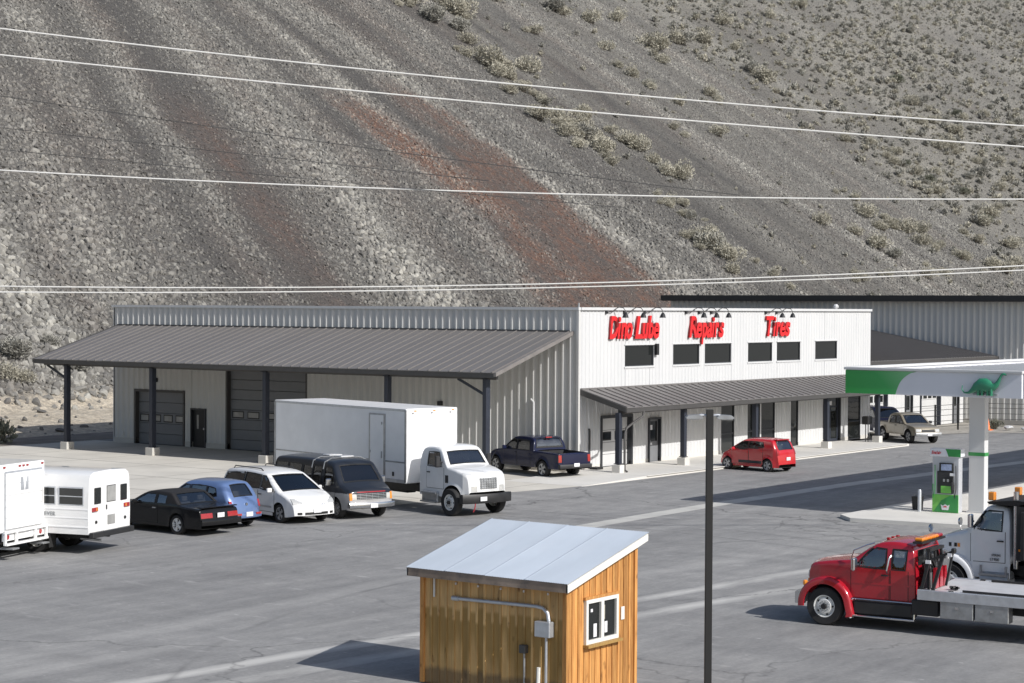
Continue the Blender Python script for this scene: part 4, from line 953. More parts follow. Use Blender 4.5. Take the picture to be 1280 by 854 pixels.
def seats(parent, rows, zf, width, h=.62):
    m = MB()
    for x in rows:
        for y in (-width/4, width/4):
            m.box((x, y, zf+.32), (.5, width*.40, .16), 'seat_cloth', bev=.04); m.box((x-.27, y, zf+.32+h*.5), (.14, width*.38, h), 'seat_cloth', bev=.04); m.box((x-.28, y, zf+.32+h+.10), (.1, .24, .17), 'seat_cloth', bev=.03)
    tag(m.build('seats', parent), kind='stuff')
def dash(parent, x, z, width):
    m = MB(); m.box((x, 0, z), (.45, width, .28), 'dark_plastic', bev=.06); m.build('dashboard', parent)
    m = MB(); m.tube([(x-.34+.05*math.sin(a), width*.25+.18*math.cos(a), z+.12+.17*math.sin(a)) for a in [2*math.pi*k/14 for k in range(15)]], .016, 'dark_plastic', 5); m.build('steering_wheel', parent)
def mirror(parent, x, y, z, mat='dark_plastic', d=(.10, .20, .14), sides=(1, -1), arm=.1):
    for sg in sides:
        m = MB(); m.box((x, sg*(y+arm), z), d, mat, bev=.03); m.bar((x, sg*(y-.06), z-.03), (x, sg*(y+arm*.6), z-.01), .05, .05, mat); m.build('mirror', parent)
def plate(parent, x, y, z, rear=True, w=.31, h=.155):
    m = MB(); m.box((0, 0, 0), (.012, w, h), 'plate_white', bev=.004); o = m.build('licence_plate', parent, (x, y, z)); return o
def bumper(parent, x, wd, z, h, mat, depth=.14, bow=.08, name='bumper', n=9):
    m = MB(); sgn = 1 if x > 0 else -1; pr = [(-depth/2, -h/2+.02), (depth/2-.02, -h/2), (depth/2, -h/2+.03), (depth/2, h/2-.03), (depth/2-.02, h/2), (-depth/2, h/2-.01)]; rows = []
    for i in range(n):
        u = -1+2*i/(n-1); rows.append([(x + sgn*(a - bow*abs(u)**2.2), u*wd/2, z+b) for a, b in pr] )
    rows = [r+[r[0]] for r in rows]; m.grid(rows, mat); m.add(rows[0][:-1], [tuple(range(6))], mat); m.add(rows[-1][:-1], [tuple(range(6))], mat); return m.build(name, parent)
def bars_grille(b, parent, y, z0, z1, mat, n=4, back='seal_black', v=0):
    g = b.front_patch('grille', parent, -y, y, z0, z1, back, .008, mirror=False)[0]; m = MB()
    for k in range(n):
        z = lerp(z0, z1, (k+.5)/n)
        m.tube([b.bend(b.nose(z), yy, z)+Vector((.02, 0, 0)) for yy in (-y, -y/2, 0, y/2, y)], .012, mat, 5)
    for k in range(v):
        yy = lerp(-y, y, (k+.5)/v); m.tube([b.bend(b.nose(z), yy, z)+Vector((.022, 0, 0)) for z in (z0, (z0+z1)/2, z1)], .010, mat, 5)
    tag(m.build('grille_bar', g), kind='stuff'); return g

# ---- white minivan
def minivan():
    r = thing('minivan', 'white minivan with black roof rails parked nose out beside the long dark van', 'minivan', (2.55, -22.69, 0), R(-13.5))
    b = Body([(-2.58, .42), (-2.57, .62), (-2.53, .98), (-2.46, 1.18), (-2.26, 1.62), (-2.10, 1.70), (-1.2, 1.755), (-.2, 1.745), (.42, 1.67), (.62, 1.58), (1.50, 1.10), (1.62, 1.06), (2.1, .93), (2.36, .80), (2.47, .62), (2.49, .45), (2.50, .27)],
             [(-2.58, .84), (-2.3, .94), (-1.5, .975), (1.4, .975), (2.0, .94), (2.5, .86)], lambda x: 1.02, 'paint_white', .23, .27, [(-1.52, .34, .39), (1.51, .34, .39)], .10, .035, (.26, .10), .05, .012,
             side_win=[[(1.28, 1.07), (.30, 1.14), (.30, 1.58), (.50, 1.57)], [(.22, 1.14), (-.80, 1.14), (-.80, 1.62), (.22, 1.60)], [(-.88, 1.14), (-2.28, 1.18), (-2.10, 1.55), (-.88, 1.62)]],
             top_win=[(.62, 1.50, .075), (-2.46, -2.24, .10)], glass=GLASS_DK)
    body = b.build(r)
    b.door(r, .20, 1.22, .36, 1.04); b.door(r, -.86, .16, .36, 1.10)
    axle(r, 1.51, 1.66, .335, .22); axle(r, -1.52, 1.66, .335, .22)
    b.front_patch('headlight', r, .52, .86, .70, .88, 'lamp_clear'); b.front_patch('air_intake', r, -.48, .48, .33, .42, 'seal_black', .008, mirror=False); b.front_patch('fog_lamp', r, .58, .74, .34, .42, 'seal_black')
    g = b.front_patch('grille', r, -.38, .38, .66, .76, 'chrome', .006, mirror=False); b.front_patch('tail_light', r, .66, .84, .85, 1.2, 'lamp_red', rear=True)
    plate(r, 2.515, 0, .47); mirror(r, 1.05, .96, 1.12, 'paint_white', (.12, .2, .16))
    for sg in (1, -1):
        m = MB(); m.tube([(-1.9, sg*.66, 1.71), (-1.8, sg*.66, 1.80), (-.1, sg*.66, 1.80), (.05, sg*.66, 1.73)], .02, 'dark_plastic', 6); m.build('roof_rail', r)
    b.side_patch('side_moulding', r, -1.05, 1.05, .50, .56, 'paint_silver', off=.012)
    seats(r, (.35, -.6, -1.4), .35, 1.5); dash(r, 1.1, .92, 1.4); return r
minivan()
# ---- long two-tone van
def long_van():
    r = thing('passenger_van', 'long charcoal over silver passenger van with chrome grille parked beside the white box truck', 'van', (3.25, -20.25, 0), R(-16.5))
    two = lambda x, z: 'paint_charcoal' if z > .93 else 'paint_silver'
    b = Body([(-3.2, .45), (-3.19, .9), (-3.13, 1.5), (-3.02, 1.92), (-2.85, 2.0), (-1, 2.06), (.6, 2.04), (1.02, 1.98), (1.16, 1.88), (1.66, 1.28), (1.78, 1.22), (2.12, 1.10), (2.27, 1.02), (2.31, .85), (2.33, .5), (2.34, .38)],
             [(-3.2, .92), (-3.0, 1.0), (1.5, 1.0), (2.0, .96), (2.34, .90)], 1.15, 'paint_charcoal', .33, .16, [(-1.38, .37, .43), (1.42, .37, .43)], .13, .05, (.12, .06), .04, .015, matfn=two,
             side_win=[[(1.34, 1.24), (.62, 1.24), (.62, 1.80), (1.05, 1.80)], [(.36, 1.25), (-.20, 1.25), (-.20, 1.80), (.36, 1.80)], [(-.30, 1.25), (-.92, 1.25), (-.92, 1.80), (-.30, 1.80)], [(-1.05, 1.25), (-1.95, 1.25), (-1.95, 1.80), (-1.05, 1.80)], [(-2.05, 1.25), (-2.95, 1.25), (-2.95, 1.78), (-2.05, 1.80)]],
             top_win=[(1.17, 1.66, .08), (-3.13, -3.03, .15)], glass=GLASS_DK)
    b.build(r); b.door(r, .50, 1.40, .48, 1.2, handle='chrome'); b.door(r, -.96, .42, .48, 1.2, sides=(-1,), handle='chrome')
    axle(r, 1.42, 1.70, .365, .24, 'steel', rim_mat='bare_metal'); axle(r, -1.38, 1.70, .365, .24, 'steel', rim_mat='bare_metal')
    bars_grille(b, r, .62, .72, .94, 'chrome', 4, v=5); b.front_patch('headlight', r, .64, .80, .72, .92, 'lamp_clear'); b.front_patch('turn_signal', r, .80, .90, .70, .95, 'lamp_amber')
    b.front_patch('badge_strip', r, -.6, .6, .965, 1.0, 'lamp_red', .01, mirror=False)
    bumper(r, 2.38, 1.9, .52, .18, 'chrome', .16, .12); bumper(r, -3.24, 1.9, .52, .18, 'chrome', .12, .05); plate(r, 2.47, .0, .50); mirror(r, 1.22, 1.02, 1.30, 'chrome', (.08, .22, .26), arm=.14)
    for x in (-.25, .55):
        m = MB(); m.tube([(x, -.97, 1.72), (x, -.90, 1.98), (x, -.6, 2.10), (x, .6, 2.10), (x, .90, 1.98), (x, .97, 1.72)], .022, 'bare_metal', 6); m.build('ladder_rack', r)
    for x in (-.55, .25):
        m = MB(); m.box((x, .1, 2.13), (.5, .55, .035), 'paint_white', bev=.01); m.build('rooftop_board', r)
    seats(r, (.85, -.2, -1.2, -2.2), .5, 1.6); dash(r, 1.45, 1.08, 1.5); return r
long_van()
# ---- blue retro wagon
def retro_wagon():
    r = thing('retro_car', 'metallic blue rounded retro hatchback parked nose in between black coupe and white minivan', 'car', (1.95, -25.75, 0), R(180-2))
    b = Body([(-2.14, .40), (-2.13, .55), (-2.08, .80), (-1.96, 1.06), (-1.60, 1.50), (-1.42, 1.57), (-.7, 1.605), (.1, 1.57), (.36, 1.48), (.86, 1.12), (.98, 1.06), (1.6, .95), (1.98, .82), (2.10, .62), (2.13, .34)],
             [(-2.14, .66), (-1.9, .74), (-1.3, .80), (.7, .80), (1.3, .74), (2.0, .60), (2.13, .54)], .98, 'paint_blue', .24, .25, [(-1.30, .315, .36), (1.32, .315, .36)], .16, .05, (.10, .12), .06, .065,
             side_win=[[(.72, 1.08), (-.02, 1.08), (-.02, 1.42), (.24, 1.42)], [(-.10, 1.08), (-.86, 1.09), (-.86, 1.43), (-.10, 1.43)], [(-.93, 1.09), (-1.42, 1.12), (-1.30, 1.36), (-.93, 1.42)]], top_win=[(.37, .86, .08), (-1.93, -1.62, .13)])
    b.build(r); b.door(r, -.04, .86, .34, 1.03, handle='chrome'); b.door(r, -.94, -.08, .34, 1.03, handle='chrome')
    axle(r, 1.32, 1.50, .315, .21); axle(r, -1.30, 1.50, .315, .21)
    b.front_patch('tail_light', r, .60, .70, .72, .96, 'lamp_red', rear=True); bumper(r, -2.16, 1.42, .45, .16, 'paint_blue', .14, .14); bumper(r, 2.14, 1.1, .45, .16, 'paint_blue', .12, .1)
    plate(r, -2.245, 0, .50); b.front_patch('bumper_lamp', r, .34, .62, .47, .54, 'lamp_red', .10, rear=True); b.front_patch('headlight', r, .42, .54, .62, .78, 'lamp_clear')
    m = MB(); m.lathe([(0, .02), (.05, .02), (.055, 0)], lambda a, c, h: (-2.08-h, a, .83+c), 'chrome', 12); m.build('boot_emblem', r); mirror(r, .62, .84, 1.10, 'paint_blue'); seats(r, (-.05, -.95), .28, 1.3); dash(r, .7, .92, 1.2); return r
retro_wagon()
# ---- black notchback coupe
def coupe():
    r = thing('coupe', 'black square-cut coupe with vinyl roof parked nose in beside the white bus', 'car', (2.2, -27.72, 0), R(180-2))
    b = Body([(-2.58, .42), (-2.57, .60), (-2.52, .84), (-2.45, .90), (-1.62, .96), (-1.50, .98), (-1.08, 1.33), (-.92, 1.375), (-.2, 1.39), (.22, 1.35), (.92, .97), (1.02, .94), (2.0, .88), (2.50, .82), (2.58, .74), (2.60, .42), (2.60, .32)],
             [(-2.58, .84), (-2.0, .90), (1.8, .90), (2.6, .84)], .93, 'paint_black', .24, .36, [(-1.40, .335, .39), (1.34, .335, .39)], .05, .02, (.05, .05), .05, .01, matfn=lambda x, z: 'vinyl_black' if z > 1.0 and -1.5 < x < .2 else 'paint_black',
             side_win=[[(.72, .98), (-.30, .99), (-.30, 1.30), (.16, 1.29)], [(-.40, .99), (-.86, 1.00), (-.86, 1.26), (-.40, 1.29)]], top_win=[(.23, .92, .08), (-1.49, -1.08, .09)])
    b.build(r); b.door(r, -.46, .88, .34, .94, handle='chrome')
    axle(r, 1.34, 1.54, .33, .22, 'alloy'); axle(r, -1.40, 1.54, .33, .22, 'alloy', rim_mat='white_wheel')
    for o in b.front_patch('tail_light', r, .34, .82, .60, .76, 'lamp_red', rear=True): b_ = None
    plate(r, -2.60, 0, .68); bumper(r, -2.64, 1.76, .47, .20, 'paint_black', .16, .07); bumper(r, 2.64, 1.74, .47, .2, 'paint_black', .16, .07)
    b.front_patch('headlight', r, .5, .8, .62, .76, 'lamp_clear'); m = MB(); m.box((-2.42, 0, .945), (.22, 1.6, .035), 'paint_black', bev=.012); m.build('boot_spoiler', r)
    mirror(r, .55, .90, 1.0, 'paint_black'); seats(r, (-.1, -.9), .22, 1.4, .5); dash(r, .62, .84, 1.3); return r
coupe()
# ---- red hatchback
def hatchback():
    r = thing('hatchback', 'small bright red hatchback parked facing the shop pavement', 'car', (5.55, 7.0, 0), R(172.5))
    b = Body([(-1.78, .36), (-1.77, .60), (-1.72, .92), (-1.62, 1.06), (-1.42, 1.44), (-1.28, 1.50), (-.5, 1.53), (.2, 1.49), (.42, 1.40), (1.12, .98), (1.22, .93), (1.62, .78), (1.80, .60), (1.84, .40), (1.845, .24)],
             [(-1.78, .70), (-1.5, .78), (1.1, .80), (1.6, .74), (1.845, .62)], lambda x: .98-.06*x, 'paint_red', .21, .26, [(-1.14, .30, .35), (1.22, .30, .35)], .10, .04, (.22, .10), .07, .03,
             side_win=[[(.96, .97), (.02, 1.02), (.02, 1.38), (.36, 1.36)], [(-.06, 1.03), (-.92, 1.12), (-.84, 1.36), (-.06, 1.39)]], top_win=[(.43, 1.12, .08), (-1.64, -1.42, .12)])
    b.build(r); b.door(r, -.02, .92, .32, .98, handle='paint_red'); b.door(r, -.86, -.06, .32, 1.05, handle='paint_red')
    axle(r, 1.22, 1.42, .30, .19); axle(r, -1.14, 1.42, .30, .19)
    b.front_patch('tail_light', r, .60, .72, .80, 1.10, 'lamp_red', .014, rear=True); b.front_patch('headlight', r, .42, .68, .62, .78, 'lamp_clear'); plate(r, -1.785, 0, .62); mirror(r, .78, .80, 1.02, 'paint_red')
    b.side_patch('decal_stripe', r, -.80, .55, .36, .50, 'paint_charcoal', off=.009); m = MB(); m.box((-1.36, 0, 1.50), (.26, 1.0, .04), 'paint_red', bev=.015); m.build('roof_spoiler', r)
    seats(r, (.05, -.75), .25, 1.3); dash(r, .85, .86, 1.2); return r
hatchback()
# ---- pickups
def pickup_common(r, b, bodymat, axf, axr, track, rad, rim='alloy', rmat='alloy'):
    b.build(r); axle(r, axf, track, rad, .25, rim, rim_mat=rmat); axle(r, axr, track, rad, .25, rim, rim_mat=rmat)
def navy_pickup():
    r = thing('pickup_truck', 'dark navy crew cab pickup seen from behind at the corner of the grey wall', 'pickup', (-1.0, -1.75, 0), R(163))
    b = Body([(-2.75, .60), (-2.74, .80), (-2.72, 1.10), (-2.70, 1.13), (-.92, 1.16), (-.90, 1.18), (-.84, 1.55), (-.70, 1.72), (-.3, 1.77), (.55, 1.75), (.80, 1.66), (1.42, 1.18), (1.52, 1.14), (2.3, 1.05), (2.62, .92), (2.70, .66), (2.72, .45)],
             [(-2.75, .90), (-2.4, .94), (2.0, .94), (2.72, .84)], 1.12, 'paint_navy', .42, .24, [(-1.55, .38, .46), (1.98, .38, .46)], .06, .03, (.18, .04), .05, .035,
             side_win=[[(1.24, 1.18), (.42, 1.18), (.42, 1.60), (.76, 1.60)], [(.34, 1.18), (-.62, 1.18), (-.50, 1.58), (.34, 1.61)]], top_win=[(.81, 1.42, .09), (-.88, -.72, .10)], open_bed=(-2.66, -.96))
    pickup_common(r, b, 'paint_navy', 1.98, -1.55, 1.64, .38)
    b.door(r, .38, 1.36, .50, 1.13, handle='paint_navy'); b.door(r, -.66, .32, .50, 1.13, handle='paint_navy')
    b.front_patch('tail_light', r, .74, .90, .74, 1.06, 'lamp_red', .016, rear=True); bumper(r, -2.80, 1.8, .56, .18, 'dark_plastic', .16, .04); plate(r, -2.89, 0, .62); b.front_patch('tailgate', r, -.70, .70, .68, 1.08, 'paint_navy', .012, rear=True, mirror=False)
    mirror(r, 1.15, .96, 1.22, 'paint_navy', (.12, .2, .18)); m = MB(); m.box((-.80, 0, 1.74), (.08, .34, .05), 'lamp_red'); m.build('brake_lamp', r); b.front_patch('headlight', r, .5, .8, .72, .92, 'lamp_clear')
    bb = MB(); bb.box((-1.8, 0, 1.175), (1.72, 1.9, .02), 'dark_plastic'); seats(r, (.35, -.45), .5, 1.5); dash(r, 1.15, 1.02, 1.4); return r
navy_pickup()
def tan_pickup():
    r = thing('pickup_truck', 'tan extended cab pickup parked past the end of the pavement, facing the road', 'pickup', (2.35, 30.35, 0), R(-36))
    b = Body([(-2.55, .60), (-2.54, .80), (-2.52, 1.02), (-2.50, 1.05), (-.86, 1.07), (-.84, 1.10), (-.78, 1.45), (-.66, 1.60), (-.3, 1.65), (.30, 1.62), (.52, 1.54), (1.14, 1.10), (1.24, 1.06), (2.1, .98), (2.36, .86), (2.42, .62), (2.44, .46)],
             [(-2.55, .80), (-2.3, .83), (1.8, .84), (2.44, .78)], 1.05, 'paint_tan', .44, .24, [(-1.40, .39, .45), (1.60, .39, .45)], .06, .03, (.12, .04), .05, .045, matfn=lambda x, z: 'paint_tan',
             side_win=[[(.98, 1.10), (.06, 1.10), (.06, 1.50), (.50, 1.49)], [(-.04, 1.10), (-.60, 1.10), (-.54, 1.46), (-.04, 1.50)]], top_win=[(.53, 1.14, .09), (-.82, -.67, .10)], open_bed=(-2.46, -.90))
    pickup_common(r, b, 'paint_tan', 1.60, -1.40, 1.48, .385, 'alloy')
    b.door(r, .02, 1.08, .52, 1.06, handle='dark_plastic'); bars_grille(b, r, .42, .66, .84, 'seal_black', 3, 'dark_plastic'); b.front_patch('headlight', r, .46, .74, .68, .84, 'lamp_clear'); bumper(r, 2.48, 1.62, .54, .20, 'bare_metal', .16, .10); plate(r, 2.575, 0, .54)
    mirror(r, .92, .86, 1.15, 'dark_plastic', (.1, .2, .16)); seats(r, (.1,), .5, 1.3); dash(r, .9, .95, 1.25)
    bumper(r, -2.6, 1.6, .55, .18, 'chrome', .14, .04); b.front_patch('tail_light', r, .62, .76, .74, 1.0, 'lamp_red', rear=True); return r
tan_pickup()
def dark_suv():
    r = thing('parked_suv', 'dark blue black wagon mostly hidden behind the tan pickup', 'suv', (-.9, 33.6, 0), R(-36))
    b = Body([(-2.3, .5), (-2.28, .9), (-2.22, 1.2), (-2.05, 1.68), (-1.9, 1.75), (0, 1.78), (.5, 1.72), (1.2, 1.15), (1.3, 1.1), (2.1, 1.0), (2.3, .8), (2.33, .5)], [(-2.3, .85), (-2, .92), (1.8, .92), (2.33, .8)], 1.1, 'paint_navy', .35, .24, [(-1.35, .37, .43), (1.4, .37, .43)], .09, .03, (.14, .08),
             side_win=[[(1.0, 1.16), (.1, 1.16), (.1, 1.6), (.48, 1.6)], [(0, 1.16), (-.9, 1.16), (-.9, 1.6), (0, 1.6)], [(-1, 1.16), (-1.95, 1.18), (-1.8, 1.56), (-1, 1.6)]], top_win=[(.52, 1.2, .09), (-2.2, -2.06, .1)], glass=GLASS_DK)
    b.build(r); axle(r, 1.4, 1.6, .37, .24); axle(r, -1.35, 1.6, .37, .24); b.front_patch('headlight', r, .5, .76, .75, .92, 'lamp_clear'); b.door(r, .06, 1.1, .45, 1.1); b.door(r, -.95, .02, .45, 1.1); seats(r, (.2, -.7), .4, 1.5); return r
dark_suv()
# ------------------------------------------------------------------ lorries, bus and tow truck
def arch_fender(name, parent, xc, zc, r, y0, y1, mat, a0=-8, a1=185, th=.07, sides=(1, -1), tail=None):
    for sg in sides:
        m = MB(); rows = []; n = 26
        for i in range(n+1):
            a = R(lerp(a0, a1, i/n)); c, s_ = math.cos(a), math.sin(a); rows.append([(xc+c*q, sg*y, zc+s_*q) for y, q in ((y0, r+th), (y1-.06, r+th), (y1-.015, r+th-.02), (y1, r+th-.06), (y1, r), (y1-.03, r-.01))])
        if tail:
            for dx, dz in tail: rows.append([(x+dx, y, z+dz) for x, y, z in rows[n]])
        m.grid(rows, mat); m.build(name, parent, sharp=50)
def box_body(parent, x0, x1, hw, z0, z1, mat='paint_offwhite', ribs=True, door_side=None):
    m = MB(); m.box(((x0+x1)/2, 0, (z0+z1)/2), (x1-x0, hw*2, z1-z0), mat, bev=.03); b = m.build('cargo_box', parent); t = .06
    m = MB()
    for sg in (1, -1):
        m.box(((x0+x1)/2, sg*(hw+.004), z1-.06), (x1-x0-.08, .022, .09), 'galvanised'); m.box(((x0+x1)/2, sg*(hw+.004), z0+.07), (x1-x0-.08, .022, .13), 'galvanised')
        for x in (x0+.05, x1-.05): m.box((x, sg*(hw+.003), (z0+z1)/2), (.10, .024, z1-z0-.1), 'bare_metal')
        m.box(((x0+x1)/2, sg*(hw+.003), z0+.78), (x1-x0-.2, .018, .05), 'bare_metal')
    tag(m.build('edge_rail', b), kind='stuff'); return b
def chassis(parent, x0, x1, z, extra=()):
    m = MB()
    for sg in (1, -1): m.box(((x0+x1)/2, sg*.42, z), (x1-x0, .09, .26), 'black_steel')
    m.box((x0+.1, 0, z), (.1, .8, .2), 'black_steel'); m.box(((x0+x1)/2, 0, z-.02), (.14, .8, .18), 'black_steel'); m.box(((x0+x1)/2+.9, 0, z-.12), (1.3, .5, .3), 'black_steel', bev=.06)
    m.build('chassis', parent)
def axle_truck(parent, x, r, w, hw, dual, mat='white_wheel'):
    for sg in (1, -1):
        wheel(parent, x, sg*hw, r, w, 'truck', rimr=r*.58, rim_mat=mat)
        if dual: wheel(parent, x, sg*(hw-w-.05), r, w, 'steel', rimr=r*.58, rim_mat=mat)
    m = MB(); m.cyl((x, -hw+.1, r), (x, hw-.1, r), .09, 'black_steel'); m.build('axle', parent)
def box_truck():
    r = thing('box_truck', 'big white box truck with a side door in its cargo box', 'truck', (3.75, -16.45, 0), R(-13))
    b = Body([(1.62, 1.0), (1.63, 1.6), (1.66, 2.25), (1.80, 2.44), (2.3, 2.50), (2.75, 2.44), (2.92, 2.32), (3.28, 1.80), (3.38, 1.76), (3.9, 1.67), (4.26, 1.57), (4.40, 1.48), (4.45, 1.25), (4.465, .95), (4.47, .72)],
             [(1.62, 1.0), (3.3, 1.02), (3.8, .99), (4.2, .95), (4.47, .86)], 1.72, 'paint_white', .66, .16, [(3.6, .52, .60)], .10, .05, (.16, .03), .02, .03,
             side_win=[[(2.98, 1.76), (2.12, 1.76), (2.12, 2.25), (2.72, 2.26)]], top_win=[(2.93, 3.26, .08)], dx=.06, bowlen=.7, smooth=1)
    body = b.build(r, 'cab'); b.door(r, 2.06, 3.10, .95, 1.72, hx=2.2, hz=1.52)
    axle_truck(r, 3.6, .50, .28, 1.03, False); axle_truck(r, -4.6, .50, .28, 1.06, True); chassis(r, -7.2, 3.9, .78)
    bars_grille(b, r, .40, 1.0, 1.40, 'bare_metal', 5, 'bare_metal', v=7); b.front_patch('headlight', r, .52, .76, .92, 1.12, 'lamp_clear'); bumper(r, 4.50, 2.3, .66, .34, 'black_steel', .2, .22); plate(r, 4.605, -.35, .66)
    for sg in (1, -1):
        m = MB(); m.box((2.35, sg*.93, .62), (.95, .34, .42), 'bare_metal', bev=.04); m.box((2.35, sg*1.12, .44), (.9, .12, .06), 'bare_metal'); m.box((2.35, sg*1.12, .76), (.9, .10, .05), 'bare_metal'); m.build('fuel_tank_step', r)
    mirror(r, 2.98, 1.06, 1.95, 'dark_plastic', (.10, .20, .42), arm=.16); b.side_patch('side_vent', r, 3.18, 3.36, 1.18, 1.46, 'dark_plastic')
    bb = box_body(r, -7.75, 1.10, 1.22, 1.0, 3.80)
    for sg in (-1,):
        m = MB(); m.box((-.72, sg*1.232, 2.28), (1.04, .03, 2.56), 'bare_metal', bev=.008); d = m.build('door_frame', bb)
        m = MB(); m.box((-.72, sg*1.246, 2.30), (.84, .03, 2.40), 'paint_offwhite', bev=.01); d2 = m.build('side_door', d)
        m = MB(); m.box((-.38, sg*1.27, 2.0), (.05, .03, .26), 'bare_metal'); m.box((-.38, sg*1.27, 3.2), (.05, .02, .1), 'bare_metal'); m.box((-1.12, sg*1.27, 2.1), (.05, .02, .1), 'bare_metal'); m.build('latch', d)
        m = MB(); m.box((.3, sg*1.235, 1.32), (.1, .02, .16), 'dark_plastic'); m.build('filler_cap', bb)
    m = MB()
    for y in (-.9, 0, .9): m.box((1.23, y, 3.72), (.03, .1, .05), 'lamp_amber')
    tag(m.build('marker_lamp', bb), kind='stuff'); m = MB(); m.tube([(4.55, -.7, .5), (4.57, -.74, .34), (4.55, -.8, .2)], .02, 'lamp_red', 6); m.build('tow_strap', r)
    seats(r, (2.3,), .95, 1.8, .7); dash(r, 3.05, 1.62, 1.7); return r
box_truck()
def shuttle_bus():
    r = thing('shuttle_bus', 'white bus seen from behind with three rear windows and orange red tail lamps', 'bus', (5.15, -32.95, 0), R(196))
    # local origin at the rear face, x forward
    m = MB(); hw = 1.15; pr = [(-hw, .62), (-hw-.015, 1.2), (-hw, 1.75), (-hw+.04, 2.26), (-hw+.10, 2.42), (-hw+.26, 2.50), (0, 2.54), (hw-.26, 2.50), (hw-.10, 2.42), (hw-.04, 2.26), (hw, 1.75), (hw+.015, 1.2), (hw, .62)]
    rows = [[(x, y*(1-.03*k), .62+(z-.62)*(1-.012*k)) for y, z in pr] for x, k in ((0, 1), (.05, 0), (3, 0), (6.6, 0), (6.9, 1.5))]
    m.grid(rows, 'paint_white'); m.add(rows[0], [tuple(range(13))], 'paint_white'); m.add(rows[-1], [tuple(range(13))], 'paint_white'); m.add([(0, -hw, .63), (6.9, -hw, .63), (6.9, hw, .63), (0, hw, .63)], [(0, 1, 2, 3)], 'underside'); body = m.build('body', r, sharp=25)
    for k in range(5):
        for sg in (1, -1):
            x0 = .22+1.0*k; m = MB(); m.box((x0+.44, sg*(hw+.004), 1.78), (.90, .03, .56), 'galvanised', bev=.01); w = m.build('side_window', body)
            for z0, z1 in ((1.53, 1.76), (1.79, 2.02)):
                m = MB(); m.box((x0+.44, sg*(hw+.012), (z0+z1)/2), (.82, .03, z1-z0), 'shop_glass'); m.build('pane', w)
    m = MB()
    for sg in (1, -1):
        for z in (1.38, 1.12, .84): m.box((3.3, sg*(hw+.012), z), (6.5, .02, .035), 'paint_offwhite')
    m.build('rub_rail', body)
    for y, w, z, h in ((.74, .30, 1.78, .44), (0, .48, 1.80, .48), (-.74, .30, 1.78, .44)):
        m = MB(); m.box((-.012, y, z), (.04, w+.06, h+.06), 'seal_black', bev=.018); f = m.build('rear_window', body); m = MB(); m.box((-.026, y, z), (.03, w, h), 'hazy_pane' if y == 0 else 'shop_glass', bev=.01); m.build('pane', f)
    m = MB(); m.box((-.01, 0, 1.45), (.03, .82, 1.62), 'paint_white', bev=.01); d = m.build('rear_door', body)
    m = MB(); m.box((-.03, .0, 1.0), (.02, .42, .30), 'hazy_pane', bev=.01); m.build('lower_pane', d); m = MB(); m.box((-.04, .28, 1.40), (.03, .03, .14), 'door_black'); m.build('handle', d)
    for sg in (1, -1):
        m = MB(); m.box((-.02, sg*.90, 1.37), (.05, .30, .13), 'lamp_red', bev=.012); m.box((-.021, sg*.83, 1.37), (.052, .08, .11), 'lamp_amber', bev=.01); m.build('tail_light', body)
        m = MB(); m.cyl((-.03, sg*.82, .98), (.01, sg*.82, .98), .05, 'door_black'); m.build('reversing_lamp', body)
    m = MB(); m.box((-.06, 0, .60), (.16, 2.34, .17), 'black_steel', bev=.02); m.build('bumper', r); m = MB()
    for y in (-.22, 0, .22): m.box((.10, y, 2.50), (.08, .12, .05), 'lamp_amber')
    tag(m.build('marker_lamp', body), kind='stuff')
    letters('FOREVER', body, 'letter', (1.95, hw+.025, 1.17), (-1, 0, 0), (0, 0, 1), (0, 1, 0), .17, .15, .01, 'bare_metal', bold=.01)
    letters('FIRST LIGHT', body, 'letter', (1.0, hw+.025, .95), (-1, 0, 0), (0, 0, 1), (0, 1, 0), .09, .05, .01, 'bare_metal') if False else None
    axle_truck(r, 1.95, .40, .24, .98, True); axle_truck(r, 6.0, .40, .24, .98, False); chassis(r, .3, 6.6, .52)
    m = MB()
    for sg in (1, -1): m.box((1.45, sg*.98, .38), (.03, .36, .42), 'rubber')
    m.build('mud_flap', r)
    m = MB(); m.cyl((-.05, .55, .40), (.7, .55, .42), .04, 'bare_metal'); m.build('exhaust', r); return r
shuttle_bus()
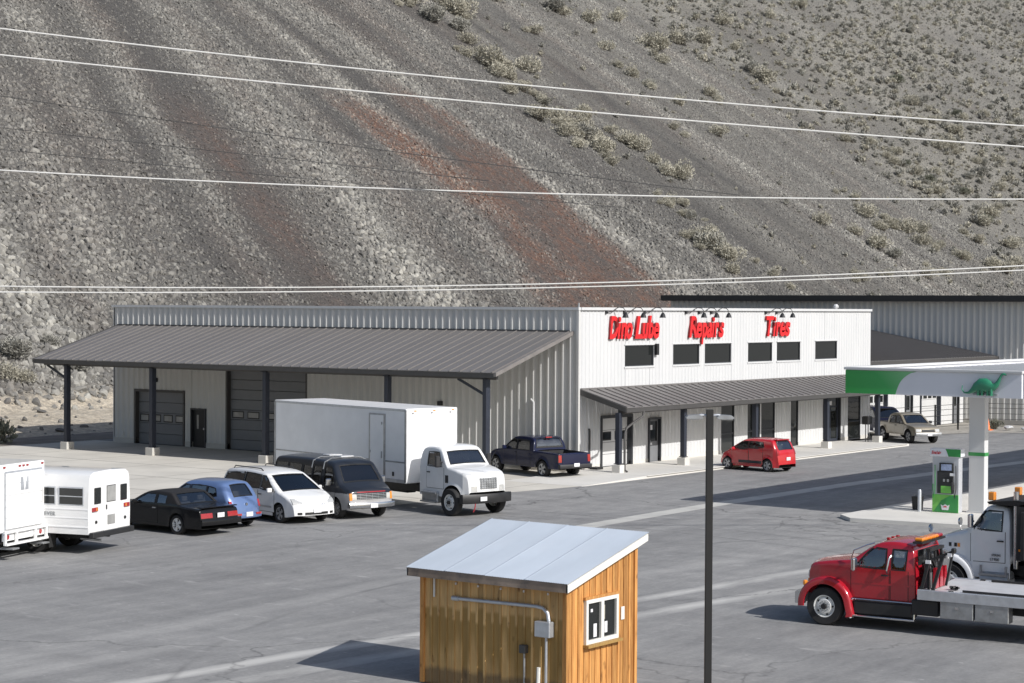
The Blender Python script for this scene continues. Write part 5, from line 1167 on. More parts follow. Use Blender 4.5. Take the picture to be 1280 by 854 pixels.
def van_box():
    r = thing('box_van', 'white box van at the left edge seen from behind with a roller rear door', 'truck', (4.25, -35.6, 0), R(197))
    m = MB(); m.box((2.4, 0, 1.84), (4.8, 2.32, 2.04), 'paint_white', bev=.035); b = m.build('cargo_box', r)
    m = MB(); m.box((-.01, 0, 1.78), (.04, 2.0, 1.74), 'galvanised', bev=.02); f = m.build('door_frame', b)
    for k in range(5): m = MB(); m.box((-.03, 0, 1.09+.335*k), (.04, 1.88, .328), 'paint_white', bev=.012); m.build('door_panel', f)
    for y in (.11, -.11):
        m = MB(); m.prism([(y-.09, 2.05), (y+.09, 2.05), (y+.09*(1 if y > 0 else -.3), 2.44), (y-.09*(.3 if y > 0 else 1), 2.44)], lambda u, v, d: (d, u, v), -.056, -.048, 'galvanised'); m.build('emblem', f)
    m = MB(); m.box((-.12, 0, .50), (.12, 2.2, .07), 'paint_white'); m.box((-.1, 0, .86), (.06, 2.3, .08), 'paint_white')
    for y in (-1.08, -.5, .5, 1.08): m.box((-.1, y, .68), (.07, .08, .40), 'paint_white')
    m.build('rear_step', r); m = MB(); m.box((-.02, 0, .72), (.04, 2.2, .26), 'paint_white'); m.build('sill_panel', r)
    for sg in (1, -1):
        m = MB(); m.cyl((-.05, sg*.86, .70), (-.01, sg*.86, .70), .075, 'lamp_red'); m.build('tail_light', r)
    plate(r, -.05, -.35, .70); m = MB()
    for y in (-1.0, -.2, 0, .2, 1.0): m.box((-.01, y, 2.78), (.04, .09, .05), 'lamp_red')
    tag(m.build('marker_lamp', b), kind='stuff')
    for sg in (1, -1): m = MB(); m.box((-.05, sg*.8, .36), (.5, .34, .05), 'bare_metal', bev=.01); m.build('step_plate', r)
    axle_truck(r, 1.3, .39, .23, .92, True); chassis(r, .1, 4.9, .62); axle_truck(r, 4.95, .39, .23, .95, False)
    c = Body([(4.85, .8), (4.86, 1.6), (4.95, 2.1), (5.4, 2.16), (5.75, 2.0), (6.2, 1.4), (6.8, 1.2), (7.0, .9), (7.02, .5)], [(4.85, .95), (6.2, .95), (7.02, .8)], 1.4, 'paint_white', .5, .15, [(4.95+1.2, .40, .5)], side_win=[[(6.0, 1.42), (5.2, 1.42), (5.2, 1.95), (5.65, 1.95)]], top_win=[(5.78, 6.2, .08)]); c.build(r, 'cab'); return r
van_box()
def tow_truck():
    r = thing('tow_truck', 'dark red flatbed tow truck with orange light bar in the right foreground', 'tow truck', (31.62, -30.45, 0), R(184.5)); red = 'paint_tow_red'
    b = Body([(.34, .72), (.345, 1.1), (.37, 1.58), (.43, 2.00), (.56, 2.07), (.95, 2.10), (1.25, 2.07), (1.46, 1.99), (1.98, 1.62), (2.10, 1.59), (2.6, 1.54), (3.08, 1.46), (3.19, 1.37), (3.225, 1.05), (3.23, .70)],
             [(.34, .96), (.55, .99), (1.9, .99), (2.2, .96), (2.9, .90), (3.23, .84)], 1.45, red, .66, .20, [(2.6, .46, .56)], .09, .045, (.14, .05), .03, .0,
             side_win=[[(1.88, 1.48), (1.12, 1.45), (1.12, 1.91), (1.46, 1.92)], [(.94, 1.45), (.60, 1.45), (.58, 1.90), (.94, 1.91)]], top_win=[(1.48, 1.96, .08), (.375, .42, .12)], dx=.05, smooth=1)
    b.build(r, 'cab'); b.door(r, 1.02, 1.98, .72, 1.43, hx=1.12, hz=1.30); b.door(r, .52, .97, .72, 1.43, handle=None); b.side_patch('crease_line', r, .40, 1.98, 1.06, 1.10, red, off=.014)
    arch_fender('front_fender', r, 2.6, .47, .53, .62, 1.18, red, -4, 172, .17, tail=((-.03, -.12), (-.05, -.22), (-.03, -.30)))
    axle_truck(r, 2.6, .46, .28, 1.02, False); axle_truck(r, -3.6, .46, .28, 1.04, True); chassis(r, -6.4, 2.9, .66)
    b.front_patch('headlight', r, .58, .82, 1.10, 1.26, 'lamp_clear', .02); b.front_patch('turn_signal', r, .60, .84, .94, 1.06, 'lamp_amber', .02); bars_grille(b, r, .52, .92, 1.28, 'chrome', 4)
    for sg in (1, -1):
        m = MB(); m.box((3.12, sg*1.08, .98), (.10, .12, .14), 'lamp_amber', bev=.03); m.build('side_marker', r)
        m = MB(); m.tube([(1.06, sg*1.02, 1.36), (1.05, sg*1.08, 1.42), (1.00, sg*1.06, 1.72), (.98, sg*.98, 1.78)], .022, 'chrome', 8); m.build('grab_rail', r)
        m = MB(); m.box((1.15, sg*.90, .50), (1.5, .36, .34), 'black_steel', bev=.04); m.build('fuel_tank', r)
        m = MB(); m.box((1.15, sg*1.06, .30), (1.62, .18, .05), 'chrome', bev=.015); m.tube([(1.93, sg*1.0, .70), (1.93, sg*1.05, .3)], .02, 'chrome', 6); m.tube([(.38, sg*1.0, .72), (.38, sg*1.05, .3)], .02, 'chrome', 6); m.tube([(1.93, sg*1.08, .70), (.38, sg*1.08, .70)], .018, 'chrome', 6); m.build('side_step', r)
        m = MB(); m.box((1.93, sg*1.08, .36), (.05, .18, .26), 'white_wheel', bev=.01); m.build('mud_flap', r)
    bumper(r, 3.34, 2.26, .62, .30, 'chrome', .22, .08); mirror(r, 1.80, 1.05, 1.54, 'chrome', (.10, .22, .30), arm=.20)
    m = MB(); m.tube([(1.44, .84, 2.04), (1.62, .92, 1.98), (1.92, .98, 1.84), (1.98, 1.0, 1.62)], .016, 'chrome', 6); m.build('snorkel_rail', r)
    # flatbed
    M('deck_metal', (.60, .60, .61), .5, .2, .08, 2., dirt=(.40, .39, .37), dirt_amt=.3)
    m = MB(); m.box((-3.2, 0, 1.03), (6.7, 2.36, .05), 'deck_metal'); deck = m.build('flatbed', r)
    for sg in (1, -1):
        m = MB(); m.box((-3.15, sg*1.22, .95), (6.76, .10, .24), 'galvanised', bev=.012); m.build('side_rail', deck)
        m = MB()
        for k in range(9): m.box((-.55-.7*k, sg*1.16, 1.065), (.12, .05, .04), 'black_steel')
        tag(m.build('stake_pocket', deck), kind='stuff')
        m = MB(); m.box((-3.5, sg*1.05, 1.085), (5.4, .05, .05), 'black_steel'); m.build('rub_strip', deck)
    for k in range(2):
        m = MB(); m.box((-.72-.83*k, 1.08, .64), (.79, .34, .40), 'bare_metal', bev=.015); tb = m.build('tool_box', r); m = MB(); m.box((-.72-.83*k, 1.256, .70), (.07, .014, .05), 'chrome'); m.build('latch', tb)
        m = MB(); m.box((-.72-.83*k, -1.08, .64), (.79, .34, .40), 'bare_metal', bev=.015); m.build('tool_box', r)
    m = MB(); m.box((.10, .95, .62), (.66, .3, .36), 'black_steel', bev=.02); m.build('battery_box', r)
    # headboard with winch arms
    m = MB()
    for y in (.12, .55, .98): m.bar((.04, y, .9), (.06, y, 1.98), .07, .05, 'black_steel')
    m.box((.05, .55, 1.98), (.10, .95, .07), 'black_steel'); m.box((.05, .55, 1.50), (.06, .9, .05), 'black_steel'); m.bar((.04, .12, 1.1), (.04, .95, 1.9), .05, .05, 'black_steel'); m.build('headboard', r)
    m = MB()
    for y in (.80, .50, .22): m.prism([(y-.12, 1.08), (y+.12, 1.08), (y+.05, 1.55), (y-.05, 1.55)], lambda u, v, d: (d, u, v), -.10, -.02, red)
    m.build('winch_guard', r)
    m = MB(); m.bar((.02, 1.12, 1.74), (-.58, 1.12, 2.0), .06, .06, 'black_steel'); m.bar((-.10, 1.12, 1.05), (-.34, 1.12, 1.88), .07, .07, 'black_steel'); m.bar((.18, 1.12, 1.0), (.0, 1.12, 1.75), .07, .07, 'black_steel'); m.bar((-.58, 1.12, 2.0), (-.42, 1.12, 1.2), .05, .05, 'black_steel')
    m.box((-.6, 1.12, 2.02), (.10, .12, .12), 'black_steel', bev=.02); m.box((.0, 1.16, 1.72), (.12, .06, .08), 'plate_white'); m.box((-.52, 1.16, 1.92), (.10, .05, .08), 'plate_white'); m.build('boom_arm', r)
    m = MB(); m.tube([(-.5+.10*math.sin(k*1.7), .78+.08*math.cos(k*2.3), 1.09+.02*(k % 3)) for k in range(16)], .03, 'black_steel', 5); m.build('chain', deck)
    M('lamp_orange', (.80, .24, .02), .2, 0, .05, coat=1.)
    m = MB(); m.box((.34, .15, 2.12), (.24, 1.60, .05), 'black_steel'); lb = m.build('light_bar', r)
    for y, mt in ((.81, 'lamp_amber'), (.53, 'lamp_orange'), (.25, 'lamp_orange'), (-.03, 'lamp_orange'), (-.31, 'lamp_red')):
        m = MB(); m.box((.34, y-.06, 2.19), (.22, .27, .09), mt, bev=.03); m.build('beacon', lb)
    m = MB()
    for y in (-.3, 0, .3): m.box((1.30, y, 2.10), (.09, .10, .05), 'lamp_red', bev=.015)
    tag(m.build('cab_marker_lamp', r), kind='stuff')
    m = MB(); m.cyl((-.10, .2, 1.72), (-.10, .2, 1.88), .09, 'chrome'); m.build('work_lamp', r)
    seats(r, (1.05, .45), .66, 1.7, .66); dash(r, 1.78, 1.40, 1.6); return r
tow_truck()
def dump_truck():
    r = thing('dump_truck', 'silver white dump truck with black bed standing behind the tow truck flatbed', 'dump truck', (29.65, -24.7, 0), R(181.5)); wt = 'paint_silver_white'
    b = Body([(-1.64, 1.02), (-1.635, 1.6), (-1.60, 2.36), (-1.48, 2.50), (-1.1, 2.52), (-.90, 2.44), (-.66, 2.02), (-.50, 1.86), (-.40, 1.80), (.1, 1.68), (.55, 1.52), (.80, 1.36), (.88, 1.10), (.90, .62)],
             [(-1.64, 1.0), (-.6, 1.02), (-.35, .94), (.3, .86), (.9, .74)], 1.82, wt, .62, .14, [(0, .48, .60)], .10, .05, (.12, .02), .02, .0,
             side_win=[[(-.58, 1.90), (-1.40, 1.86), (-1.40, 2.36), (-.90, 2.36)]], top_win=[(-.88, -.64, .08)], dx=.05, bowlen=.6, smooth=1)
    b.build(r, 'cab'); b.door(r, -1.50, -.56, 1.04, 1.84, hx=-1.38, hz=1.60)
    arch_fender('front_fender', r, 0, .48, .55, .50, 1.14, wt, 0, 182, .15, tail=((-.06, -.10), (-.14, -.16)))
    axle_truck(r, 0, .47, .28, 1.0, False); axle_truck(r, -3.6, .5, .28, 1.0, True); axle_truck(r, -4.9, .5, .28, 1.0, True); chassis(r, -6.2, .8, .8)
    b.front_patch('headlight', r, .42, .62, .82, 1.02, 'lamp_clear'); bumper(r, 1.0, 2.2, .60, .3, 'chrome', .2, .1)
    for sg in (1, -1):
        m = MB(); m.cyl((-1.6, sg*.86, .56), (-.85, sg*.86, .56), .27, 'bare_metal', n=20); m.build('fuel_tank', r)
        m = MB(); m.box((-1.2, sg*1.06, .72), (.75, .14, .05), 'bare_metal'); m.box((-1.2, sg*1.10, .42), (.75, .16, .05), 'bare_metal'); m.bar((-.86, sg*1.08, .42), (-.86, sg*1.06, .95), .05, .05, 'bare_metal'); m.bar((-1.54, sg*1.08, .42), (-1.54, sg*1.06, .95), .05, .05, 'bare_metal'); m.build('step', r)
        m = MB(); m.bar((.45, sg*.92, 1.35), (.55, sg*1.02, 1.72), .02, .02, 'chrome'); m.lathe([(0, .05), (.10, .03), (.11, -.02), (0, -.04)], lambda a, c, h: (.55+h, sg*1.02+a, 1.82+c), 'chrome', 14); m.build('hood_mirror', r)
    m = MB(); m.box((.0, 0, 0), (.03, .22, .12), 'chrome'); mirror(r, -.62, 1.06, 2.1, 'chrome', (.10, .22, .36), arm=.14)
    for y, mt in ((.06, 'door_black'), (-.02, 'plate_white'), (-.10, 'door_black'), (-.19, 'lamp_amber')): b.side_patch('hood_badge', r, y-.035, y+.035, 1.36, 1.46, mt, off=.012, sides=(1,))
    letters('STERLING', b_empty(r), 'letter', (-1.14, 1.035, 1.20), (-1, 0, 0), (0, 0, 1), (0, 1, 0), .085, .012, .008, 'dark_plastic', narrow=.75)
    letters('LT 9500', b_empty(r), 'letter', (-1.10, 1.033, 1.08), (-1, 0, 0), (0, 0, 1), (0, 1, 0), .10, .02, .008, 'dark_plastic', narrow=.8)
    # black bed with cab protector
    m = MB(); m.prism([(-1.85, 1.15), (-1.85, 2.55), (-6.3, 2.35), (-6.3, 1.15)], lambda u, v, d: (u, d, v), -1.18, 1.18, 'black_steel'); bed = m.build('dump_bed', r)
    for k in range(6):
        for sg in (1, -1): m = MB(); m.box((-2.05-.8*k, sg*1.22, 1.8), (.12, .10, 1.25), 'black_steel', bev=.02); m.build('bed_rib', bed)
    m = MB(); m.prism([(-1.85, 2.55), (-1.10, 2.56), (-1.04, 2.62), (-1.85, 2.70), (-2.2, 2.66)], lambda u, v, d: (u, d, v), -1.15, 1.15, 'vinyl_black'); cp = m.build('cab_protector', bed)
    for x, y in ((-1.1, .92), (-1.15, -.85)):
        m = MB(); m.box((x, y, 2.76), (.17, .17, .22), 'lamp_amber', bev=.02); m.build('beacon', cp)
    m = MB(); m.box((-1.95, 1.2, 1.42), (.05, .03, .06), 'lamp_amber'); m.build('marker_lamp', bed)
    m = MB(); m.cyl((-1.74, .9, .9), (-1.74, .9, 2.9), .07, 'chrome'); m.build('exhaust_stack', r)
    seats(r, (-1.15,), 1.0, 1.7, .7); dash(r, -.62, 1.72, 1.6); return r
def b_empty(r): return r
dump_truck()
# ------------------------------------------------------------------ timber kiosk in the foreground
def wood_mat(name, base, dark, stain_z=None):
    m, t, b = new_mat(name); oi = t.nodes.new('ShaderNodeObjectInfo'); rnd = oi.outputs['Random']
    src = t.nodes.new('ShaderNodeNewGeometry').outputs['Position']
    off = t.nodes.new('ShaderNodeVectorMath'); off.operation = 'ADD'; t.links.new(src, off.inputs[0])
    cb = t.nodes.new('ShaderNodeCombineXYZ'); t.links.new(math_(t, 'MULTIPLY', rnd, 37.), cb.inputs[2]); t.links.new(cb.outputs[0], off.inputs[1])
    mp = t.nodes.new('ShaderNodeMapping'); mp.inputs['Scale'].default_value = (22, 22, 1.6); t.links.new(off.outputs[0], mp.inputs[0])
    g = noise(t, mp.outputs[0], 1., 6, .6); c = ramp(t, g, [(.3, dark), (.7, base)])
    k = math_(t, 'MULTIPLY_ADD', rnd, .55, .72); vm = t.nodes.new('ShaderNodeVectorMath'); vm.operation = 'SCALE'; t.links.new(c, vm.inputs[0]); t.links.new(k, vm.inputs['Scale']); c = vm.outputs[0]
    mp2 = t.nodes.new('ShaderNodeMapping'); mp2.inputs['Scale'].default_value = (6, 6, 3.2); t.links.new(off.outputs[0], mp2.inputs[0])
    kn = noise(t, mp2.outputs[0], 1., 2, .5); c = mix(t, math_(t, 'MULTIPLY', math_(t, 'SUBTRACT', kn, .66, clamp=True), 7., clamp=True), c, (.09, .035, .012))
    if stain_z:
        sp = t.nodes.new('ShaderNodeSeparateXYZ'); t.links.new(src, sp.inputs[0]); z = sp.outputs[2]
        n = noise(t, mp2.outputs[0], .5, 4, .6)
        e = math_(t, 'ADD', z, math_(t, 'ADD', math_(t, 'MULTIPLY', rnd, .10), math_(t, 'MULTIPLY', n, .12)))
        f = math_(t, 'MULTIPLY', math_(t, 'SUBTRACT', stain_z+.11, e), 14., clamp=True)
        lowz = math_(t, 'SUBTRACT', 1., math_(t, 'MULTIPLY', math_(t, 'SUBTRACT', math_(t, 'ADD', .95, math_(t, 'MULTIPLY', math_(t, 'SUBTRACT', rnd, .5), 1.1)), e), 3., clamp=True))
        f = math_(t, 'MULTIPLY', f, math_(t, 'MULTIPLY_ADD', lowz, .7, .3))
        c = mix(t, math_(t, 'MULTIPLY', f, .8), c, mix(t, .6, c, (.36, .23, .055), 'MIX'))
        c = mix(t, math_(t, 'MULTIPLY', f, .42), c, (.50, .42, .30), 'MULTIPLY')
        f2 = math_(t, 'MULTIPLY', math_(t, 'SUBTRACT', .52, e), 10., clamp=True); c = mix(t, math_(t, 'MULTIPLY', f2, .6), c, (.07, .055, .045))
    t.links.new(c, b.inputs['Base Color']); b.inputs['Roughness'].default_value = .6; b.inputs['Specular IOR Level'].default_value = .3
    bn = t.nodes.new('ShaderNodeBump'); bn.inputs['Strength'].default_value = .25; bn.inputs['Distance'].default_value = .01; t.links.new(g, bn.inputs['Height']); t.links.new(bn.outputs[0], b.inputs['Normal']); MATS[name] = m
wood_mat('cedar', (.60, .31, .10), (.35, .15, .045)); wood_mat('cedar_stained', (.66, .42, .18), (.50, .30, .125), 1.62); wood_mat('batten_wood', (.70, .47, .21), (.46, .27, .11), 1.40)
M('weathered_fascia', (.27, .21, .165), .85, 0, .4, 1.1, bump=.3, dirt=(.06, .065, .075), dirt_amt=1.0)
M('white_trim', (.70, .69, .65), .5, 0, .05, 3., dirt=(.55, .52, .47), dirt_amt=.15)
M('roof_zinc', (.41, .46, .525), .42, .2, .06, 1.5, dirt=(.42, .45, .50), dirt_amt=.35, rand=.10, stretch=(1, .3, 1))
kx0, kx1, ky0, ky1 = 26.05, 29.55, -43.3, -40.9
kz = lambda y: 2.27 + (y-ky0)*.258
kiosk = thing('timber_kiosk', 'honey coloured timber kiosk with sloping zinc roof in the foreground', 'kiosk', (0, 0, 0))
core = MB(); core.prism([(kx0+.03, ky0+.03), (kx1-.03, ky0+.03), (kx1-.03, ky1-.03), (kx0+.03, ky1-.03)], lambda u, v, d: (u, v, d*(kz(v)-.03)), 0, 1, 'cedar'); core.build('wall_core', kiosk)
def plank(name, c, d, mat, top_slope=None):
    m = MB(); m.box((0, 0, 0), d, mat, bev=.004)
    if top_slope: m.v = [(x, y, z + (top_slope*y if z > 0 else 0)) for x, y, z in m.v]
    return m.build(name, kiosk, c)
rp = random.Random(4); W_ = .195
n = 18; W_ = (kx1-kx0)/n
for i in range(n):
    x = kx0+W_*(i+.5); plank('board', (x, ky0+.004-rp.uniform(0, .004), 1.13), (W_-.012, .03, 2.22), 'cedar_stained')
    if i: plank('batten', (kx0+W_*i, ky0-.018, 1.12), (.058, .024, 2.2), 'batten_wood')
nb = 12; WB = (ky1-ky0)/nb
wy0, wy1, wz0, wz1 = -42.70, -41.56, 1.06, 1.93
for i in range(nb):
    y = ky0+WB*(i+.5); h = kz(y)-.03
    for za, zb in (((.02, wz0), (wz1, h)) if wy0-.05 < y < wy1+.05 else ((.02, h),)): plank('board', (kx1-.004+rp.uniform(0, .004), y, (za+zb)/2), (.03, WB-.020, zb-za), 'cedar')
    if i:
        y = ky0+WB*i
        for za, zb in (((.02, wz0-.05), (wz1+.05, kz(y)-.03)) if wy0-.06 < y < wy1+.06 else ((.02, kz(y)-.03),)): plank('batten', (kx1+.020, y, (za+zb)/2), (.024, .052, zb-za), 'cedar')
for c, d in (((kx1+.01, ky0-.012, 1.13), (.10, .10, 2.22)), ((kx0-.01, ky0-.012, 1.13), (.10, .10, 2.22)), ((kx1+.01, ky1, 1.4), (.09, .09, 2.76))): plank('corner_board', c, d, 'cedar')
for i in range(11):
    y = ky0+WB*(i+.5); plank('board', (kx0, y, kz(y)/2), (.03, WB-.010, kz(y)-.06), 'cedar')
# roof
rx0, rx1, ry0, ry1 = 25.86, 29.80, -43.60, -40.80; rz = lambda y: 2.36 + (y-ry0)*.258
m = MB(); m.prism([(ry0+.03, rz(ry0+.03)-.02), (ry1-.03, rz(ry1-.03)-.02), (ry1-.03, rz(ry1-.03)-.12), (ry0+.03, rz(ry0+.03)-.12)], lambda u, v, d: (d, u, v), rx0+.03, rx1-.03, 'cedar'); roof = m.build('roof', kiosk)
wS = (rx1-rx0)/4
def corr_mesh():
    m = MB(); prof = []; nW = 26
    for k in range(nW*2+1): prof.append((k*(wS+.03)/(nW*2), .012 if k % 2 else 0) if k > 1 else (k*(wS+.03)/(nW*2), .016))
    vs = []
    for u, hh in prof:
        for y in (0, ry1-ry0+.06): vs.append((u, y, hh + y*.258))
    m.add(vs, [(2*i, 2*i+2, 2*i+3, 2*i+1) for i in range(len(prof)-1)], 'roof_zinc'); return m.mesh('roof_sheet', recalc=False)
cm = corr_mesh()
for k in range(4): link('roof_sheet', cm, roof, (rx0-.015+wS*k, ry0-.03, rz(ry0-.03)+.004+.004*(k % 2)))
m = MB(); m.box(((rx0+rx1)/2, ry0, rz(ry0)-.085), (rx1-rx0, .04, .17), 'weathered_fascia'); m.build('front_fascia', roof)
for x in (rx1-.005, rx0+.005):
    m = MB(); m.prism([(ry0-.02, rz(ry0-.02)-.01), (ry1, rz(ry1)-.01), (ry1, rz(ry1)-.15), (ry0-.02, rz(ry0-.02)-.16)], lambda u, v, d: (d, u, v), x-.022, x+.022, 'white_trim'); m.build('rake_board', roof)
# window
m = MB(); f = .075
for ya, yb, za, zb in ((wy0, wy1, wz0, wz0+f), (wy0, wy1, wz1-f, wz1), (wy0, wy0+f, wz0+f, wz1-f), (wy1-f, wy1, wz0+f, wz1-f), ((wy0+wy1)/2-.05, (wy0+wy1)/2+.05, wz0+f, wz1-f)): m.box((kx1+.02, (ya+yb)/2, (za+zb)/2), (.10, yb-ya, zb-za), 'white_trim')
win = m.build('window', kiosk)
for ya, yb in ((wy0+f, (wy0+wy1)/2-.05), ((wy0+wy1)/2+.05, wy1-f)):
    m = MB(); m.box((kx1+.012, (ya+yb)/2, (wz0+wz1)/2), (.012, yb-ya, wz1-wz0-2*f), 'shop_glass'); pn = m.build('pane', win)
m = MB(); m.box((kx1+.06, (wy0+wy1)/2, wz0-.03), (.18, wy1-wy0+.08, .055), 'batten_wood'); m.build('sill', win)
m = MB(); m.box((kx1+.03, (wy0+wy1)/2, wz1+.03), (.09, wy1-wy0+.08, .055), 'cedar'); m.build('head_trim', win)
m = MB(); m.box((kx1+.022, -42.33, 1.30), (.006, .11, .26), 'plate_white'); m.box((kx1+.022, -41.95, 1.32), (.006, .10, .22), 'plate_white'); m.box((kx1+.021, -42.02, 1.62), (.005, .07, .28), 'sage_pale'); m.box((kx1+.022, -42.45, 1.70), (.006, .07, .06), 'plate_white'); m.build('notice', win)
m = MB(); m.box((kx1+.03, -41.36, 1.52), (.02, .12, .26), 'white_trim', bev=.005); m.build('address_plate', kiosk)
# conduit, boxes and hooks on the shaded wall
yw = ky0-.07
m = MB(); m.tube([(26.95, yw, 1.80), (28.9, yw, 1.83), (29.06, yw, 1.81), (29.17, yw, 1.72), (29.20, yw, 1.56)], .038, 'galvanised', 10); cd = m.build('conduit', kiosk)
m = MB(); m.cyl((26.84, yw, 1.80), (27.0, yw, 1.80), .052, 'galvanised', n=12); m.build('conduit_head', cd)
m = MB(); m.box((29.11, yw-.02, 1.41), (.36, .18, .30), 'galvanised', bev=.012); m.build('junction_box', kiosk)
m = MB(); m.tube([(29.14, yw, 1.27), (29.14, yw, .05)], .026, 'galvanised', 8); m.build('conduit', kiosk)
m = MB(); m.box((28.60, yw, .97), (.15, .12, .16), 'trim_dark', bev=.01); m.build('socket_box', kiosk)
m = MB(); m.tube([(28.62, yw, .9), (28.62, yw, .05)], .020, 'bare_metal', 8); m.build('conduit', kiosk)
m = MB(); m.tube([(29.0, yw-.05, .66), (28.98, yw-.05, .03)], .038, 'white_trim', 8); m.build('drain_pipe', kiosk)
for x in (26.9, 27.46, 28.02, 28.58, 29.16): m = MB(); m.box((x, ky0-.04, 2.09), (.028, .05, .05), 'plate_white', bev=.006); m.build('hook', kiosk)
m = MB(); m.box((26.34, ky0-.036, 1.98), (.045, .02, .42), 'white_trim', bev=.004); m.build('gauge_strip', kiosk)
# ------------------------------------------------------------------ lamp post
M('pole_black', (.014, .0135, .013), .6)
lp = thing('lamp_post', 'slim dark square lamp post with two flat lamp heads in front of the kiosk', 'lamp post', (34.16, -45.75, 0), R(36.5))
m = MB(); m.box((0, 0, 2.96), (.118, .118, 5.92), 'pole_black', bev=.008); m.build('pole', lp); m = MB(); m.box((0, 0, .02), (.34, .34, .04), 'trim_dark'); m.build('base_plate', lp)
for sg in (1, -1):
    m = MB(); m.tube([(sg*.05, 0, 5.82), (sg*.14, 0, 5.83), (sg*.20, 0, 5.81)], .022, 'galvanised', 8); a = m.build('arm', lp)
    m = MB(); m.prism([(.11, 5.795), (.18, 5.835), (.36, 5.825), (.40, 5.795), (.39, 5.77), (.14, 5.765)], lambda u, v, d: (sg*u, d, v), -.11, .11, 'bare_metal'); h = m.build('lamp_head', lp)
    m = MB(); m.box((sg*.28, 0, 5.757), (.20, .19, .012), 'lamp_clear'); m.build('lens', h)
# ------------------------------------------------------------------ fuel canopy, column, pump
M('fascia_white', (.70, .71, .76), .35, 0, .03, 1.)
def green_fascia():
    m, t, b = new_mat('fascia_green'); v = coords(t, (1, 1, 1)); sp = t.nodes.new('ShaderNodeSeparateXYZ'); t.links.new(v, sp.inputs[0])
    d = math_(t, 'ADD', sp.outputs[0], math_(t, 'MULTIPLY', sp.outputs[2], .9)); c = ramp(t, math_(t, 'FRACT', math_(t, 'MULTIPLY', d, .235)), [(.0, (.02, .30, .05)), (.45, (.04, .35, .085)), (.80, (.22, .52, .25)), (.83, (.03, .32, .06)), (1., (.02, .30, .05))])
    t.links.new(c, b.inputs['Base Color']); b.inputs['Roughness'].default_value = .35; b.inputs['Coat Weight'].default_value = .3; MATS['fascia_green'] = m
green_fascia()
M('pump_grey', (.50, .51, .54), .4, .2, .05); M('pump_lime', (.16, .48, .08), .35, 0, .1, coat=.3); M('pump_green', (.03, .26, .06), .35, 0, .1, coat=.3); M('emblem_green', (.03, .22, .12), .35, 0, .1, coat=.4); M('screen_blue', (.28, .34, .50), .15, 0, .2, 14, coat=1); M('logo_red', (.60, .02, .03), .4)
can2 = thing('fuel_canopy', 'white fuel station canopy with green end panel and dinosaur emblem', 'canopy', (0, 0, 0)); cx0, cx1, cy0, cy1 = 17.8, 24.63, -8.2, 30
m = MB(); m.box(((cx0+cx1)/2, (cy0+cy1)/2, 4.66), (cx1-cx0-.16, cy1-cy0-.16, .12), 'fascia_white'); m.build('soffit', can2)
m = MB(); m.box(((cx0+cx1)/2, (cy0+cy1)/2, 5.22), (cx1-cx0-.16, cy1-cy0-.16, .06), 'white_sheet'); rf = m.build('roof_deck', can2); m = MB()
for k in range(60): m.box(((cx0+cx1)/2, cy0+.4+.6*k, 5.275), (cx1-cx0-.3, .09, .05), 'white_sheet')
tag(m.build('roof_rib', rf), kind='stuff')
for nm, c, d in (('front_fascia', ((cx0+cx1)/2, cy0, 4.94), (cx1-cx0, .12, .88)), ('end_fascia', (cx1-.003, (cy0+cy1)/2+.06, 4.941), (.12, cy1-cy0-.12, .878)), ('end_fascia', (cx0+.003, (cy0+cy1)/2+.06, 4.941), (.12, cy1-cy0-.12, .878))): m = MB(); m.box(c, d, 'fascia_white', bev=.01); m.build(nm, can2)
m = MB(); m.box(((cx0+cx1)/2, cy0-.03, 5.43), (cx1-cx0+.10, .24, .10), 'white_sheet', bev=.015); m.box((cx1+.0, (cy0+cy1)/2+.1, 5.431), (.24, cy1-cy0, .10), 'white_sheet', bev=.015); m.box((cx0, (cy0+cy1)/2+.1, 5.431), (.24, cy1-cy0, .10), 'white_sheet', bev=.015); m.build('cornice', can2)
poly = [(0, .0), (2.02, .0)] + [(2.02+.72*(k/10)**1.0 - .0 + .12*math.sin(math.pi*k/10)*-1, .86*(k/10)**1.0 + .10*math.sin(math.pi*k/10)) for k in range(1, 10)] + [(2.86, .86), (0, .86)]
m = MB(); m.prism(poly, lambda u, v, d: (u, d, v), -.012, .0, 'fascia_green'); m.build('green_panel', can2, (cx0-.01, cy0-.063, 4.505))
